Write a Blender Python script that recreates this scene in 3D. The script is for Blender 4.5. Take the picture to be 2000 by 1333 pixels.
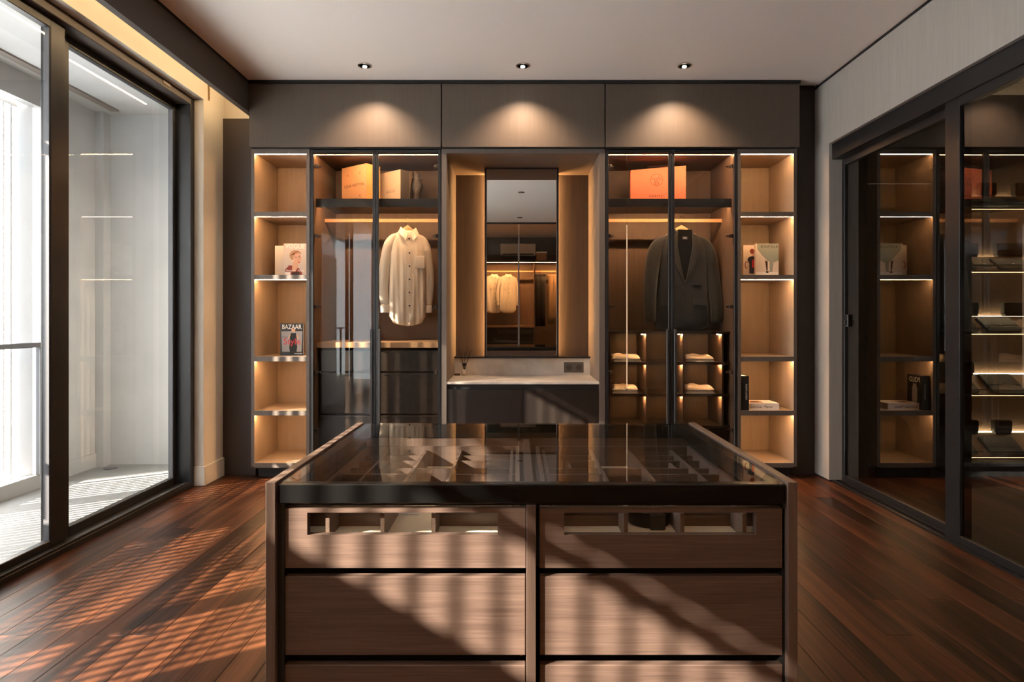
import bpy, bmesh, math, random
from mathutils import Vector, Matrix

random.seed(7)
PI = math.pi
SC = bpy.context.scene
for o in list(bpy.data.objects):
    bpy.data.objects.remove(o)

# ------------------------------------------------------------------ camera
CAM_H = 1.213
FOC = 1200.0            # focal length in pixels of a 2000 px wide frame
cam_d = bpy.data.cameras.new('camera')
cam_d.sensor_width = 36.0
cam_d.sensor_fit = 'HORIZONTAL'
cam_d.lens = FOC / 2000.0 * 36.0
cam_d.shift_x = -10.0 / 2000.0
cam_d.shift_y = -44.5 / 2000.0
cam_d.clip_start = 0.02
cam = bpy.data.objects.new('camera', cam_d)
SC.collection.objects.link(cam)
cam.location = (0, 0, CAM_H)
cam.rotation_euler = (PI / 2, 0, 0)
SC.camera = cam

# ------------------------------------------------------------------ sky, sun, exposure
world = bpy.data.worlds.new('sky')
SC.world = world
world.use_nodes = True
wb = world.node_tree.nodes['Background']
wb.inputs['Color'].default_value = (0.94, 0.97, 1.0, 1)
wb.inputs['Strength'].default_value = 4.6

SUN_DIR = Vector((1.6, 1.0, -0.90)).normalized()
sun_d = bpy.data.lights.new('sun', 'SUN')
sun_d.energy = 17.0
sun_d.color = (1.0, 0.86, 0.70)
sun_d.angle = math.radians(0.53)
sun = bpy.data.objects.new('sun', sun_d)
SC.collection.objects.link(sun)
sun.location = (-8, -4, 6)
sun.rotation_euler = SUN_DIR.to_track_quat('-Z', 'Y').to_euler()

SC.view_settings.view_transform = 'Standard'
SC.view_settings.look = 'None'
SC.view_settings.gamma = 1.0
SC.view_settings.use_curve_mapping = False
SC.view_settings.exposure = 1.5
SC.cycles.max_bounces = 10
SC.cycles.diffuse_bounces = 5
SC.cycles.glossy_bounces = 6
SC.cycles.transmission_bounces = 6
SC.cycles.transparent_max_bounces = 24
SC.cycles.caustics_reflective = False
SC.cycles.caustics_refractive = False
SC.cycles.sample_clamp_indirect = 6.0

LED_WARM = (1.0, 0.55, 0.245)
LED_CREAM = (1.0, 0.80, 0.48)


# ------------------------------------------------------------------ measuring helpers
def fx(px, Y):
    return (px - 1010.0) * Y / FOC


def fz(py, Y):
    return CAM_H - (py - 622.0) * Y / FOC


# ------------------------------------------------------------------ materials
MATS = {}


def new_mat(name):
    m = bpy.data.materials.new(name)
    m.use_nodes = True
    nt = m.node_tree
    b = nt.nodes.get('Principled BSDF')
    return m, nt, b


def plain(name, col, rough=0.5, metal=0.0, spec=0.5, noise=0.0, nscale=30.0, bump=0.0, sheen=0.0, coat=0.0):
    m, nt, b = new_mat(name)
    b.inputs['Base Color'].default_value = (*col, 1)
    b.inputs['Roughness'].default_value = rough
    b.inputs['Metallic'].default_value = metal
    b.inputs['Specular IOR Level'].default_value = spec
    if sheen:
        b.inputs['Sheen Weight'].default_value = sheen
    if coat:
        b.inputs['Coat Weight'].default_value = coat
    if noise or bump:
        tc = nt.nodes.new('ShaderNodeTexCoord')
        n = nt.nodes.new('ShaderNodeTexNoise')
        n.inputs['Scale'].default_value = nscale
        n.inputs['Detail'].default_value = 5
        nt.links.new(tc.outputs['Object'], n.inputs['Vector'])
        if noise:
            r = nt.nodes.new('ShaderNodeValToRGB')
            r.color_ramp.elements[0].position = 0.3
            r.color_ramp.elements[1].position = 0.7
            r.color_ramp.elements[0].color = (*[c * (1 - noise) for c in col], 1)
            r.color_ramp.elements[1].color = (*[min(1, c * (1 + noise)) for c in col], 1)
            nt.links.new(n.outputs['Fac'], r.inputs['Fac'])
            nt.links.new(r.outputs['Color'], b.inputs['Base Color'])
        if bump:
            bp = nt.nodes.new('ShaderNodeBump')
            bp.inputs['Strength'].default_value = bump
            bp.inputs['Distance'].default_value = 0.004
            nt.links.new(n.outputs['Fac'], bp.inputs['Height'])
            nt.links.new(bp.outputs['Normal'], b.inputs['Normal'])
    MATS[name] = m
    return m


def wood(name, dark, light, axis, rough=0.45, scale=1.0, rand=False, bump=0.08, contrast=(0.3, 0.72), spec=0.5,
         fine_amt=0.35):
    """Veneer: noise stretched along one axis plus a fine streak layer."""
    m, nt, b = new_mat(name)
    N, L = nt.nodes, nt.links
    tc = N.new('ShaderNodeTexCoord')
    vec = tc.outputs['Object']
    info = N.new('ShaderNodeObjectInfo')
    if rand:
        mul = N.new('ShaderNodeVectorMath'); mul.operation = 'SCALE'
        comb = N.new('ShaderNodeCombineXYZ')
        for i in range(3):
            L.new(info.outputs['Random'], comb.inputs[i])
        L.new(comb.outputs[0], mul.inputs[0])
        mul.inputs['Scale'].default_value = 57.0
        add = N.new('ShaderNodeVectorMath'); add.operation = 'ADD'
        L.new(vec, add.inputs[0]); L.new(mul.outputs[0], add.inputs[1])
        vec = add.outputs[0]
    stretch = {'x': (0.7, 14, 14), 'y': (14, 0.7, 14), 'z': (14, 14, 0.7)}[axis]
    mp = N.new('ShaderNodeMapping')
    mp.inputs['Scale'].default_value = [s * scale for s in stretch]
    L.new(vec, mp.inputs['Vector'])
    n1 = N.new('ShaderNodeTexNoise')
    n1.inputs['Scale'].default_value = 1.0
    n1.inputs['Detail'].default_value = 7
    n1.inputs['Roughness'].default_value = 0.6
    n1.inputs['Distortion'].default_value = 0.8
    L.new(mp.outputs[0], n1.inputs['Vector'])
    mp2 = N.new('ShaderNodeMapping')
    mp2.inputs['Scale'].default_value = [s * scale * (9 if s > 1 else 3.5) for s in stretch]
    L.new(vec, mp2.inputs['Vector'])
    n2 = N.new('ShaderNodeTexNoise')
    n2.inputs['Scale'].default_value = 1.0
    n2.inputs['Detail'].default_value = 3
    L.new(mp2.outputs[0], n2.inputs['Vector'])
    mixf = N.new('ShaderNodeMath'); mixf.operation = 'MULTIPLY_ADD'
    L.new(n2.outputs['Fac'], mixf.inputs[0])
    mixf.inputs[1].default_value = fine_amt
    mul1 = N.new('ShaderNodeMath'); mul1.operation = 'MULTIPLY'
    L.new(n1.outputs['Fac'], mul1.inputs[0]); mul1.inputs[1].default_value = 1 - fine_amt
    L.new(mul1.outputs[0], mixf.inputs[2])
    fac = mixf.outputs[0]
    if rand:
        a = N.new('ShaderNodeMath'); a.operation = 'MULTIPLY_ADD'
        L.new(info.outputs['Random'], a.inputs[0]); a.inputs[1].default_value = 0.13
        sub = N.new('ShaderNodeMath'); sub.operation = 'SUBTRACT'
        L.new(fac, sub.inputs[0]); sub.inputs[1].default_value = 0.065
        L.new(sub.outputs[0], a.inputs[2])
        fac = a.outputs[0]
    r = N.new('ShaderNodeValToRGB')
    r.color_ramp.elements[0].position = contrast[0]
    r.color_ramp.elements[1].position = contrast[1]
    r.color_ramp.elements[0].color = (*dark, 1)
    r.color_ramp.elements[1].color = (*light, 1)
    L.new(fac, r.inputs['Fac'])
    L.new(r.outputs['Color'], b.inputs['Base Color'])
    b.inputs['Roughness'].default_value = rough
    b.inputs['Specular IOR Level'].default_value = spec
    if bump:
        bp = N.new('ShaderNodeBump')
        bp.inputs['Strength'].default_value = bump
        bp.inputs['Distance'].default_value = 0.002
        L.new(n2.outputs['Fac'], bp.inputs['Height'])
        L.new(bp.outputs['Normal'], b.inputs['Normal'])
    MATS[name] = m
    return m


def pane_mat(name, tint, ior=1.5, gain=1.0):
    """Thin sheet glass: tinted see-through sheet with a Fresnel reflection on each face."""
    m = bpy.data.materials.new(name)
    m.use_nodes = True
    nt = m.node_tree
    nt.nodes.clear()
    out = nt.nodes.new('ShaderNodeOutputMaterial')
    mix = nt.nodes.new('ShaderNodeMixShader')
    tr = nt.nodes.new('ShaderNodeBsdfTransparent')
    tr.inputs['Color'].default_value = (*tint, 1)
    gl = nt.nodes.new('ShaderNodeBsdfGlossy')
    gl.inputs['Roughness'].default_value = 0.0
    fr = nt.nodes.new('ShaderNodeFresnel')
    fr.inputs['IOR'].default_value = ior
    geo = nt.nodes.new('ShaderNodeNewGeometry')
    # the inner face of the sheet must not act as a second, denser medium
    k = nt.nodes.new('ShaderNodeMath'); k.operation = 'SUBTRACT'; k.inputs[0].default_value = 1.0
    nt.links.new(geo.outputs['Backfacing'], k.inputs[1])
    mu = nt.nodes.new('ShaderNodeMath'); mu.operation = 'MULTIPLY'
    nt.links.new(fr.outputs['Fac'], mu.inputs[0]); nt.links.new(k.outputs[0], mu.inputs[1])
    mg = nt.nodes.new('ShaderNodeMath'); mg.operation = 'MULTIPLY'; mg.use_clamp = True
    nt.links.new(mu.outputs[0], mg.inputs[0]); mg.inputs[1].default_value = gain
    nt.links.new(mg.outputs[0], mix.inputs['Fac'])
    nt.links.new(tr.outputs[0], mix.inputs[1])
    nt.links.new(gl.outputs[0], mix.inputs[2])
    nt.links.new(mix.outputs[0], out.inputs['Surface'])
    MATS[name] = m
    return m


def glow(name, col, strength):
    m = bpy.data.materials.new(name)
    m.use_nodes = True
    nt = m.node_tree
    nt.nodes.clear()
    out = nt.nodes.new('ShaderNodeOutputMaterial')
    e = nt.nodes.new('ShaderNodeEmission')
    e.inputs['Color'].default_value = (*col, 1)
    e.inputs['Strength'].default_value = strength
    nt.links.new(e.outputs[0], out.inputs['Surface'])
    MATS[name] = m
    return m


plain('ceiling_paint', (0.95, 0.88, 0.81), 0.9)
plain('cream_paint', (0.6048, 0.5594, 0.4838), 0.85, noise=0.03, nscale=6)
plain('white_render', (0.4315, 0.4280, 0.4211), 0.85, noise=0.05, nscale=4)
plain('white_metal', (0.72, 0.73, 0.75), 0.5)
plain('terrace_tile', (0.2650, 0.2613, 0.2539), 0.6, noise=0.12, nscale=3)
plain('grey_board', (0.35, 0.35, 0.35), 0.7)
plain('black_metal', (0.012, 0.012, 0.013), 0.38)
plain('charcoal_metal', (0.03, 0.028, 0.028), 0.35)
plain('bronze_metal', (0.055, 0.042, 0.035), 0.38)
plain('black_gloss', (0.008, 0.008, 0.008), 0.16)
plain('taupe_metal', (0.20, 0.165, 0.14), 0.42)
plain('chrome', (0.6, 0.58, 0.55), 0.2, metal=1.0)
plain('brass', (0.35, 0.22, 0.10), 0.35, metal=0.9)
plain('grey_rail', (0.10, 0.10, 0.11), 0.4)
plain('pelmet_brown', (0.088, 0.076, 0.067), 0.6)
plain('dark_panel', (0.0400, 0.0288, 0.0240), 0.5)
plain('matte_black', (0.006, 0.005, 0.005), 0.7)
plain('felt_cream', (0.86, 0.76, 0.60), 0.95, noise=0.05, nscale=200, bump=0.2)
plain('stone', (0.6630, 0.5967, 0.5194), 0.35, noise=0.14, nscale=9)
plain('shirt_cloth', (0.80, 0.76, 0.68), 0.95, sheen=0.2, bump=0.15, nscale=60)
plain('jacket_cloth', (0.021, 0.0215, 0.020), 0.95, sheen=0.25, bump=0.2, nscale=300)
plain('jacket_lining', (0.004, 0.004, 0.0045), 0.9, spec=0.1)
plain('trouser_dark', (0.012, 0.012, 0.014), 0.95)
plain('trouser_tan', (0.30, 0.20, 0.11), 0.95)
plain('button_dark', (0.02, 0.015, 0.012), 0.3)
plain('towel_cream', (0.78, 0.70, 0.56), 1.0, sheen=0.3, bump=0.5, nscale=120)
plain('bag_orange', (0.88, 0.25, 0.14), 0.7)
plain('box_orange', (0.78, 0.42, 0.20), 0.7)
plain('box_yellow', (0.88, 0.55, 0.20), 0.7)
plain('bag_sand', (0.62, 0.50, 0.36), 0.75)
plain('bag_grey', (0.10, 0.09, 0.085), 0.35, bump=0.4, nscale=8)
plain('ink_brown', (0.05, 0.02, 0.012), 0.7)
plain('ink_black', (0.01, 0.01, 0.01), 0.7)
plain('ink_white', (0.85, 0.82, 0.76), 0.7)
plain('ink_red', (0.62, 0.03, 0.04), 0.6)
plain('ink_grey', (0.30, 0.29, 0.29), 0.6)
plain('ink_mist', (0.30, 0.34, 0.29), 0.7)
plain('ink_skin', (0.62, 0.36, 0.24), 0.7)
plain('ink_rust', (0.26, 0.05, 0.03), 0.7)
plain('ink_ochre', (0.42, 0.24, 0.12), 0.7)
plain('ink_navy', (0.03, 0.03, 0.05), 0.7)
plain('paper_white', (0.82, 0.80, 0.75), 0.8)
plain('paper_warm', (0.56, 0.48, 0.41), 0.6)
plain('paper_cream', (0.72, 0.63, 0.53), 0.6)
plain('cover_black', (0.014, 0.014, 0.016), 0.4)
plain('leather_black', (0.010, 0.010, 0.011), 0.28)
plain('leather_grey', (0.10, 0.10, 0.09), 0.5)
plain('leather_dark', (0.03, 0.03, 0.028), 0.45)
plain('leather_tan', (0.40, 0.28, 0.16), 0.5)
plain('socket_grey', (0.10, 0.09, 0.08), 0.4)
plain('ac_white', (0.72, 0.66, 0.58), 0.45)
plain('reed_black', (0.01, 0.008, 0.006), 0.8)
plain('plastic_clear', (0.85, 0.85, 0.85), 0.15)

wood('floor_wood', (0.0110, 0.0032, 0.0013), (0.122, 0.042, 0.0175), 'y', rough=0.36, scale=0.68, rand=True, bump=0.05,
     contrast=(0.40, 0.65), spec=0.22)
wood('fascia_wood', (0.0974, 0.0725, 0.0542), (0.1210, 0.0914, 0.0687), 'z', rough=0.5, scale=3, bump=0.03)
wood('frame_wood', (0.1168, 0.0922, 0.0750), (0.1537, 0.1230, 0.1015), 'z', rough=0.45, scale=3, bump=0.03)
wood('case_wood', (0.3135, 0.2327, 0.1615), (0.3800, 0.2898, 0.2090), 'z', rough=0.5, scale=2.5, bump=0.03)
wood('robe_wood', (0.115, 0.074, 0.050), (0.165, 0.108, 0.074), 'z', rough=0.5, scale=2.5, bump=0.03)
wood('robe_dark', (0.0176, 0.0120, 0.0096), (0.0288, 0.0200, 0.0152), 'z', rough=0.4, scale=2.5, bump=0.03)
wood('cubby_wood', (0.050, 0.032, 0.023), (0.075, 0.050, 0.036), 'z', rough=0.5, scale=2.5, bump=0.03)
wood('rod_wood', (0.42, 0.25, 0.13), (0.52, 0.32, 0.17), 'x', rough=0.4, scale=2.5, bump=0.02)
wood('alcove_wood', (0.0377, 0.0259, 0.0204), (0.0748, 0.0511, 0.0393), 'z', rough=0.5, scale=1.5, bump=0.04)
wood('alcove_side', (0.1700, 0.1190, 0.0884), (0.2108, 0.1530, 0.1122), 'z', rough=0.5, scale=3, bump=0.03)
wood('vanity_dark', (0.0122, 0.0084, 0.0069), (0.0208, 0.0143, 0.0115), 'z', rough=0.38, scale=2.5, bump=0.03)
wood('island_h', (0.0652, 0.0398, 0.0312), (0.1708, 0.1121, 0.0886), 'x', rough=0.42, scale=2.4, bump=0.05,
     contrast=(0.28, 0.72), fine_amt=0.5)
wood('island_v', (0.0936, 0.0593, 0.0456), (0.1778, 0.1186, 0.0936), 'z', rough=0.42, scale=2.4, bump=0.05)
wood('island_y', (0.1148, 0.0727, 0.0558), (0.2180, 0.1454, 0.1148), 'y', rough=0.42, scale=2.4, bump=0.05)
wood('wall_linen', (0.3521, 0.3158, 0.2765), (0.4192, 0.3797, 0.3355), 'z', rough=0.75, scale=4, bump=0.05)
wood('far_wood', (0.10, 0.070, 0.045), (0.18, 0.125, 0.08), 'z', rough=0.5, scale=1.6, bump=0.03)
wood('hanger_wood', (0.50, 0.32, 0.17), (0.62, 0.42, 0.24), 'x', rough=0.4, scale=3, bump=0.0)

pane_mat('clear_glass', (0.97, 0.985, 0.98), 1.5, 0.75)
pane_mat('robe_glass', (0.90, 0.88, 0.85), 1.5, 0.75)
pane_mat('smoke_glass', (0.55, 0.525, 0.49), 1.75, 1.9)
pane_mat('bronze_glass', (0.84, 0.76, 0.67), 1.5, 1.0)
pane_mat('top_glass', (0.96, 0.97, 0.965), 1.5, 1.15)
m_, nt_, b_ = new_mat('mirror')
b_.inputs['Base Color'].default_value = (0.80, 0.79, 0.77, 1)
b_.inputs['Metallic'].default_value = 1.0
b_.inputs['Roughness'].default_value = 0.0
MATS['mirror'] = m_

glow('led_shelf', LED_WARM, 62.0)
glow('led_robe', (1.0, 0.56, 0.27), 66.0)
glow('led_mirror', (1.0, 0.55, 0.21), 54.0)
glow('led_cove', (1.0, 0.68, 0.36), 24.0)
glow('led_dot', (1.0, 0.50, 0.20), 1150.0)
glow('led_display', LED_CREAM, 22.0)
glow('led_rear', LED_WARM, 150.0)
glow('led_line', LED_CREAM, 3.5)
glow('reflection_glow', (1.0, 0.70, 0.46), 0.34)  # glow of the added rod that imitates a reflection
glow('lamp_face', (1.0, 0.86, 0.66), 22.0)


# ------------------------------------------------------------------ object helpers
COL = SC.collection
BASE = {}


def thing(name, label=None, cat=None, loc=(0, 0, 0), group=None, kind=None):
    o = bpy.data.objects.new(name, None)
    COL.objects.link(o)
    o.empty_display_size = 0.05
    o.location = loc
    BASE[o.name] = Vector(loc)
    tag(o, label, cat, group, kind)
    return o


def tag(o, label=None, cat=None, group=None, kind=None):
    if label: o['label'] = label
    if cat: o['category'] = cat
    if group: o['group'] = group
    if kind: o['kind'] = kind
    return o


def structure(name, label=None, loc=(0, 0, 0), cat=None):
    return thing(name, label, cat, loc, kind='structure')


class MB:
    """Collects geometry in world coordinates; build() links it as one mesh object."""
    def __init__(s):
        s.v, s.f, s.m = [], [], []

    def add(s, verts, faces, mi=0):
        n = len(s.v)
        s.v += [tuple(p) for p in verts]
        s.f += [tuple(i + n for i in f) for f in faces]
        s.m += [mi] * len(faces)
        return s

    def box(s, x0, x1, y0, y1, z0, z1, bev=0.0, mi=0):
        if x0 > x1: x0, x1 = x1, x0
        if y0 > y1: y0, y1 = y1, y0
        if z0 > z1: z0, z1 = z1, z0
        if bev <= 0:
            v = [(x0, y0, z0), (x1, y0, z0), (x1, y1, z0), (x0, y1, z0), (x0, y0, z1), (x1, y0, z1), (x1, y1, z1), (x0, y1, z1)]
            return s.add(v, [(3, 2, 1, 0), (4, 5, 6, 7), (0, 1, 5, 4), (1, 2, 6, 5), (2, 3, 7, 6), (3, 0, 4, 7)], mi)
        bm = bmesh.new()
        bmesh.ops.create_cube(bm, size=1)
        for p in bm.verts:
            p.co = Vector(((x0 + x1) / 2 + p.co.x * (x1 - x0), (y0 + y1) / 2 + p.co.y * (y1 - y0), (z0 + z1) / 2 + p.co.z * (z1 - z0)))
        bmesh.ops.bevel(bm, geom=bm.edges[:], offset=bev, segments=1, affect='EDGES', profile=0.5)
        s.bm(bm, mi)
        return s

    def bm(s, bm, mi=0):
        bm.verts.index_update()
        s.add([p.co[:] for p in bm.verts], [[q.index for q in f.verts] for f in bm.faces], mi)
        bm.free()
        return s

    def cyl(s, a, b, r0, r1=None, n=16, caps=True, mi=0):
        r1 = r0 if r1 is None else r1
        a, b = Vector(a), Vector(b)
        d = (b - a).normalized()
        u = d.orthogonal().normalized()
        w = d.cross(u)
        v = []
        for c, r in ((a, r0), (b, r1)):
            for i in range(n):
                t = 2 * PI * i / n
                v.append(c + u * math.cos(t) * r + w * math.sin(t) * r)
        f = [(i, (i + 1) % n, n + (i + 1) % n, n + i) for i in range(n)]
        if caps:
            f += [tuple(range(n - 1, -1, -1)), tuple(range(n, 2 * n))]
        return s.add(v, f, mi)

    def lathe(s, c, prof, n=24, mi=0):
        """prof: (radius, z) from bottom to top around a vertical axis at c."""
        v, f = [], []
        for r, z in prof:
            for i in range(n):
                t = 2 * PI * i / n
                v.append((c[0] + r * math.cos(t), c[1] + r * math.sin(t), c[2] + z))
        for k in range(len(prof) - 1):
            for i in range(n):
                j = (i + 1) % n
                f.append((k * n + i, k * n + j, (k + 1) * n + j, (k + 1) * n + i))
        f.append(tuple(range(n - 1, -1, -1)))
        f.append(tuple((len(prof) - 1) * n + i for i in range(n)))
        return s.add(v, f, mi)

    def tube(s, pts, r, n=8, mi=0, closed_ends=True):
        pts = [Vector(p) for p in pts]
        rings = []
        for i, p in enumerate(pts):
            d = (pts[min(i + 1, len(pts) - 1)] - pts[max(i - 1, 0)]).normalized()
            ref = Vector((0, 0, 1)) if abs(d.z) < 0.9 else Vector((1, 0, 0))
            u = d.cross(ref).normalized()
            w = u.cross(d)
            rr = r[i] if isinstance(r, (list, tuple)) else r
            rings.append([p + (u * math.cos(2 * PI * k / n) + w * math.sin(2 * PI * k / n)) * rr for k in range(n)])
        return s.loft(rings, mi)

    def loft(s, rings, mi=0, caps=True):
        n = len(rings[0])
        v = [p for r in rings for p in r]
        f = []
        for k in range(len(rings) - 1):
            for i in range(n):
                j = (i + 1) % n
                f.append((k * n + i, k * n + j, (k + 1) * n + j, (k + 1) * n + i))
        if caps:
            f.append(tuple(range(n - 1, -1, -1)))
            f.append(tuple((len(rings) - 1) * n + i for i in range(n)))
        return s.add(v, f, mi)

    def sleeve(s, path, n=20, wob=0.04):
        P = [Vector(p[:3]) for p in path]
        rings = []
        for k, p in enumerate(P):
            d = (P[min(k + 1, len(P) - 1)] - P[max(k - 1, 0)]).normalized()
            u = d.cross(Vector((0, 1, 0))).normalized()
            w = u.cross(d)
            rx, ry = path[k][3], path[k][4]
            rings.append([p + u * math.cos(2 * PI * i / n) * rx * (1 + wob * math.sin(3 * i + 1.7 * k)) + w * math.sin(2 * PI * i / n) * ry * (1 + wob * math.sin(4 * i + 2.3 * k)) for i in range(n)])
        return s.loft(rings)

    def prism(s, pts, y0, y1, mi=0):
        """Polygon given in x,z; extruded along y."""
        n = len(pts)
        v = [(x, y0, z) for x, z in pts] + [(x, y1, z) for x, z in pts]
        f = [tuple(range(n)), tuple(range(2 * n - 1, n - 1, -1))]
        f += [(i, n + i, n + (i + 1) % n, (i + 1) % n) for i in range(n)]
        return s.add(v, f, mi)

    def build(s, name, mat, parent=None, label=None, smooth=False, kind=None, fix=True):
        me = bpy.data.meshes.new(name)
        off = BASE[parent.name] if parent else Vector((0, 0, 0))
        me.from_pydata([(p[0] - off.x, p[1] - off.y, p[2] - off.z) for p in s.v], [], s.f)
        mats = mat if isinstance(mat, (list, tuple)) else [mat]
        for mm in mats:
            me.materials.append(MATS[mm])
        for p, i in zip(me.polygons, s.m):
            p.material_index = i
            p.use_smooth = smooth
        if fix:
            bm = bmesh.new(); bm.from_mesh(me)
            bmesh.ops.recalc_face_normals(bm, faces=bm.faces[:])
            bm.to_mesh(me); bm.free()
        me.update()
        o = bpy.data.objects.new(name, me)
        COL.objects.link(o)
        o.parent = parent
        BASE[o.name] = off.copy()
        if label: o['label'] = label
        if kind: o['kind'] = kind
        return o


def box(name, x0, x1, y0, y1, z0, z1, mat, parent=None, bev=0.0, label=None):
    return MB().box(x0, x1, y0, y1, z0, z1, bev).build(name, mat, parent, label)


def single(name, mb, mat, label, cat, base, group=None, kind=None, smooth=False):
    """A thing that is one mesh: origin moved to its base."""
    o = mb.build(name, mat, None, smooth=smooth)
    b = Vector(base)
    o.data.transform(Matrix.Translation(-b))
    o.location = b
    BASE[o.name] = b
    tag(o, label, cat, group, kind)
    return o


def copy_tree(o, parent=None):
    c = o.copy()
    COL.objects.link(c)
    c.parent = parent
    BASE[c.name] = BASE.get(o.name, Vector())
    for ch in [x for x in bpy.data.objects if x.parent == o and x is not c]:
        copy_tree(ch, c)
    return c


def lettering(parent, name, text, size, loc, mat, rot=(PI / 2, 0, 0), align='CENTER', spacing=1.0, sx=1.0, bold=0.0):
    cu = bpy.data.curves.new(name, 'FONT')
    cu.body = text
    cu.size = size
    cu.align_x = align
    cu.align_y = 'CENTER'
    cu.space_character = spacing
    cu.extrude = 0.0002
    cu.offset = bold
    cu.resolution_u = 3
    cu.materials.append(MATS[mat])
    tmp = bpy.data.objects.new(name, cu)
    COL.objects.link(tmp)
    dg = bpy.context.evaluated_depsgraph_get()
    dg.update()
    me = bpy.data.meshes.new_from_object(tmp.evaluated_get(dg))
    bpy.data.objects.remove(tmp)
    bpy.data.curves.remove(cu)
    o = bpy.data.objects.new(name, me)
    COL.objects.link(o)
    o.parent = parent
    off = BASE[parent.name]
    o.location = Vector(loc) - off
    o.rotation_euler = rot
    o.scale = (sx, 1, 1)
    BASE[o.name] = off
    return o


def ell(cx, cz, rx, rz, n=20, a0=0, a1=2 * PI):
    return [(cx + rx * math.cos(a0 + (a1 - a0) * i / (n if a1 - a0 >= 2 * PI - 1e-6 else n - 1)),
             cz + rz * math.sin(a0 + (a1 - a0) * i / (n if a1 - a0 >= 2 * PI - 1e-6 else n - 1))) for i in range(n)]


# ================================================================== THE ROOM
FRONT = 4.65            # front plane of the fitted furniture
CEIL = 3.0

# floor with single planks
floor = structure('floor', 'reddish brown wooden plank floor')
box('subfloor', -2.55, 2.5, -3.5, 5.45, -0.06, -0.012, 'dark_panel', floor)
pw = 0.121
plank_mesh = {}


def plank(x, y0, L):
    key = round(L, 3)
    if key not in plank_mesh:
        o = MB().box(-pw / 2 + 0.0006, pw / 2 - 0.0006, 0.0006, L - 0.0006, -0.012, 0.0, 0.0009).build('plank', 'floor_wood', floor)
        plank_mesh[key] = o.data
    else:
        o = bpy.data.objects.new('plank', plank_mesh[key])
        COL.objects.link(o)
        o.parent = floor
    o.location = (x, y0, 0)
    return o


Ls = [1.2, 1.5, 1.8]
xk = -2.40
row = 0
while xk < 2.42:
    y = 1.15 - random.choice([0.0, 0.3, 0.6, 0.9])
    while y < 4.9:
        L = random.choice(Ls)
        if y + L > 4.95:
            L = round(4.95 - y, 3)
        if L > 0.05:
            plank(xk, y, L)
        y += L
    xk += pw
    row += 1
rest = MB()
xk = -2.40
while xk < 2.42:
    y = -3.3
    while y < 0.1:
        L = min(1.7, 0.25 - y)
        rest.box(xk - pw / 2 + 0.0006, xk + pw / 2 - 0.0006, y, y + L - 0.001, -0.012, 0.0)
        y += L
    xk += pw
rest.build('plank_field', 'floor_wood', floor, kind='stuff')

# ceiling
ceiling = structure('ceiling', 'off-white plaster ceiling with recessed edges')
box('ceiling_slab', -2.02, 2.32, -3.4, 4.70, CEIL, CEIL + 0.12, 'ceiling_paint', ceiling)
box('slot_slab', -2.62, -2.02, -3.4, 4.80, 3.05, 3.17, 'cream_paint', ceiling)
box('corner_slab', -2.62, 2.7, 4.70, 5.5, CEIL + 0.02, CEIL + 0.14, 'ceiling_paint', ceiling)
box('shadow_gap', 2.305, 2.319, -3.4, 4.76, CEIL - 0.016, CEIL + 0.001, 'matte_black', ceiling)
box('shadow_gap', -2.017, 2.125, 4.604, 4.619, CEIL - 0.022, CEIL + 0.001, 'matte_black', ceiling)

# left wall, pier, lintel
WL = -2.27
wall_l = structure('wall_left', 'cream painted wall around the sliding window')
box('pier', -2.51, WL, 4.45, 4.80, 0, 3.05, 'cream_paint', wall_l, 0.003)
box('lintel', -2.52, WL, -1.3, 4.45, 2.80, 3.05, 'cream_paint', wall_l)
box('rear_wall', -2.52, WL, -3.4, -1.3, 0, 3.05, 'cream_paint', wall_l)
bb = structure('baseboard_left', 'low cream baseboard wrapped round the pier')
MB().box(-2.336, WL + 0.012, 4.438, 4.45, 0, 0.14, 0.002).box(WL, WL + 0.012, 4.45, 4.78, 0, 0.14, 0.002).build('board', 'cream_paint', bb)

# pelmet
pel = structure('trim_1', 'dark brown pelmet board under the ceiling along the window')
box('pelmet_board', -2.06, -2.02, -1.3, 4.75, 2.768, CEIL, 'pelmet_brown', pel)
box('pelmet_gap', -2.021, -2.014, -1.3, 4.60, CEIL - 0.014, CEIL, 'matte_black', pel)
box('led_strip', -2.068, -2.060, -1.2, 4.70, 2.848, 2.856, 'led_cove', pel, label='glowing warm light strip')
endp = structure('trim_2', 'dark brown end panel between pier and bookcase')
box('filler_panel', WL - 0.02, -2.017, 4.74, 4.80, 0, 2.755, 'dark_panel', endp)
box('cove_end', WL - 0.02, -2.06, 4.775, 4.80, 2.755, 3.05, 'cream_paint', endp)
endr = structure('trim_3', 'dark brown end panel between bookcase and glass doors')
box('filler_panel', 2.122, 2.325, 4.77, 4.80, 0, CEIL + 0.02, 'dark_panel', endr)

# right wall
WR = 2.31
wall_r = structure('wall_right', 'grey linen textured wall above the black glass doors')
box('pier', WR, 2.60, 4.555, 4.80, 0.012, 3.02, 'wall_linen', wall_r, 0.003)
box('header', WR, 2.50, 2.05, 4.555, 2.507, 3.02, 'wall_linen', wall_r)
box('near_wall', WR, 2.50, -3.4, 2.05, 0, 3.02, 'wall_linen', wall_r)
box('plinth_gap', WR + 0.01, 2.6, 4.56, 4.80, 0, 0.012, 'matte_black', wall_r)

# back wall hidden behind furniture, and the rear wall seen in the mirror
wall_b = structure('wall_back', 'dark wall behind the fitted furniture')
box('wall_face', -2.62, 2.7, 5.44, 5.5, -0.02, 3.02, 'dark_panel', wall_b)
wall_n = structure('wall_rear', 'dark brown rear wall seen in the mirror')
box('wall_face', -2.52, 2.5, -3.45, -3.40, -0.02, 3.05, 'pelmet_brown', wall_n)

# ---- left sliding window
XW0, XW1 = -2.336, -2.50


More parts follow.
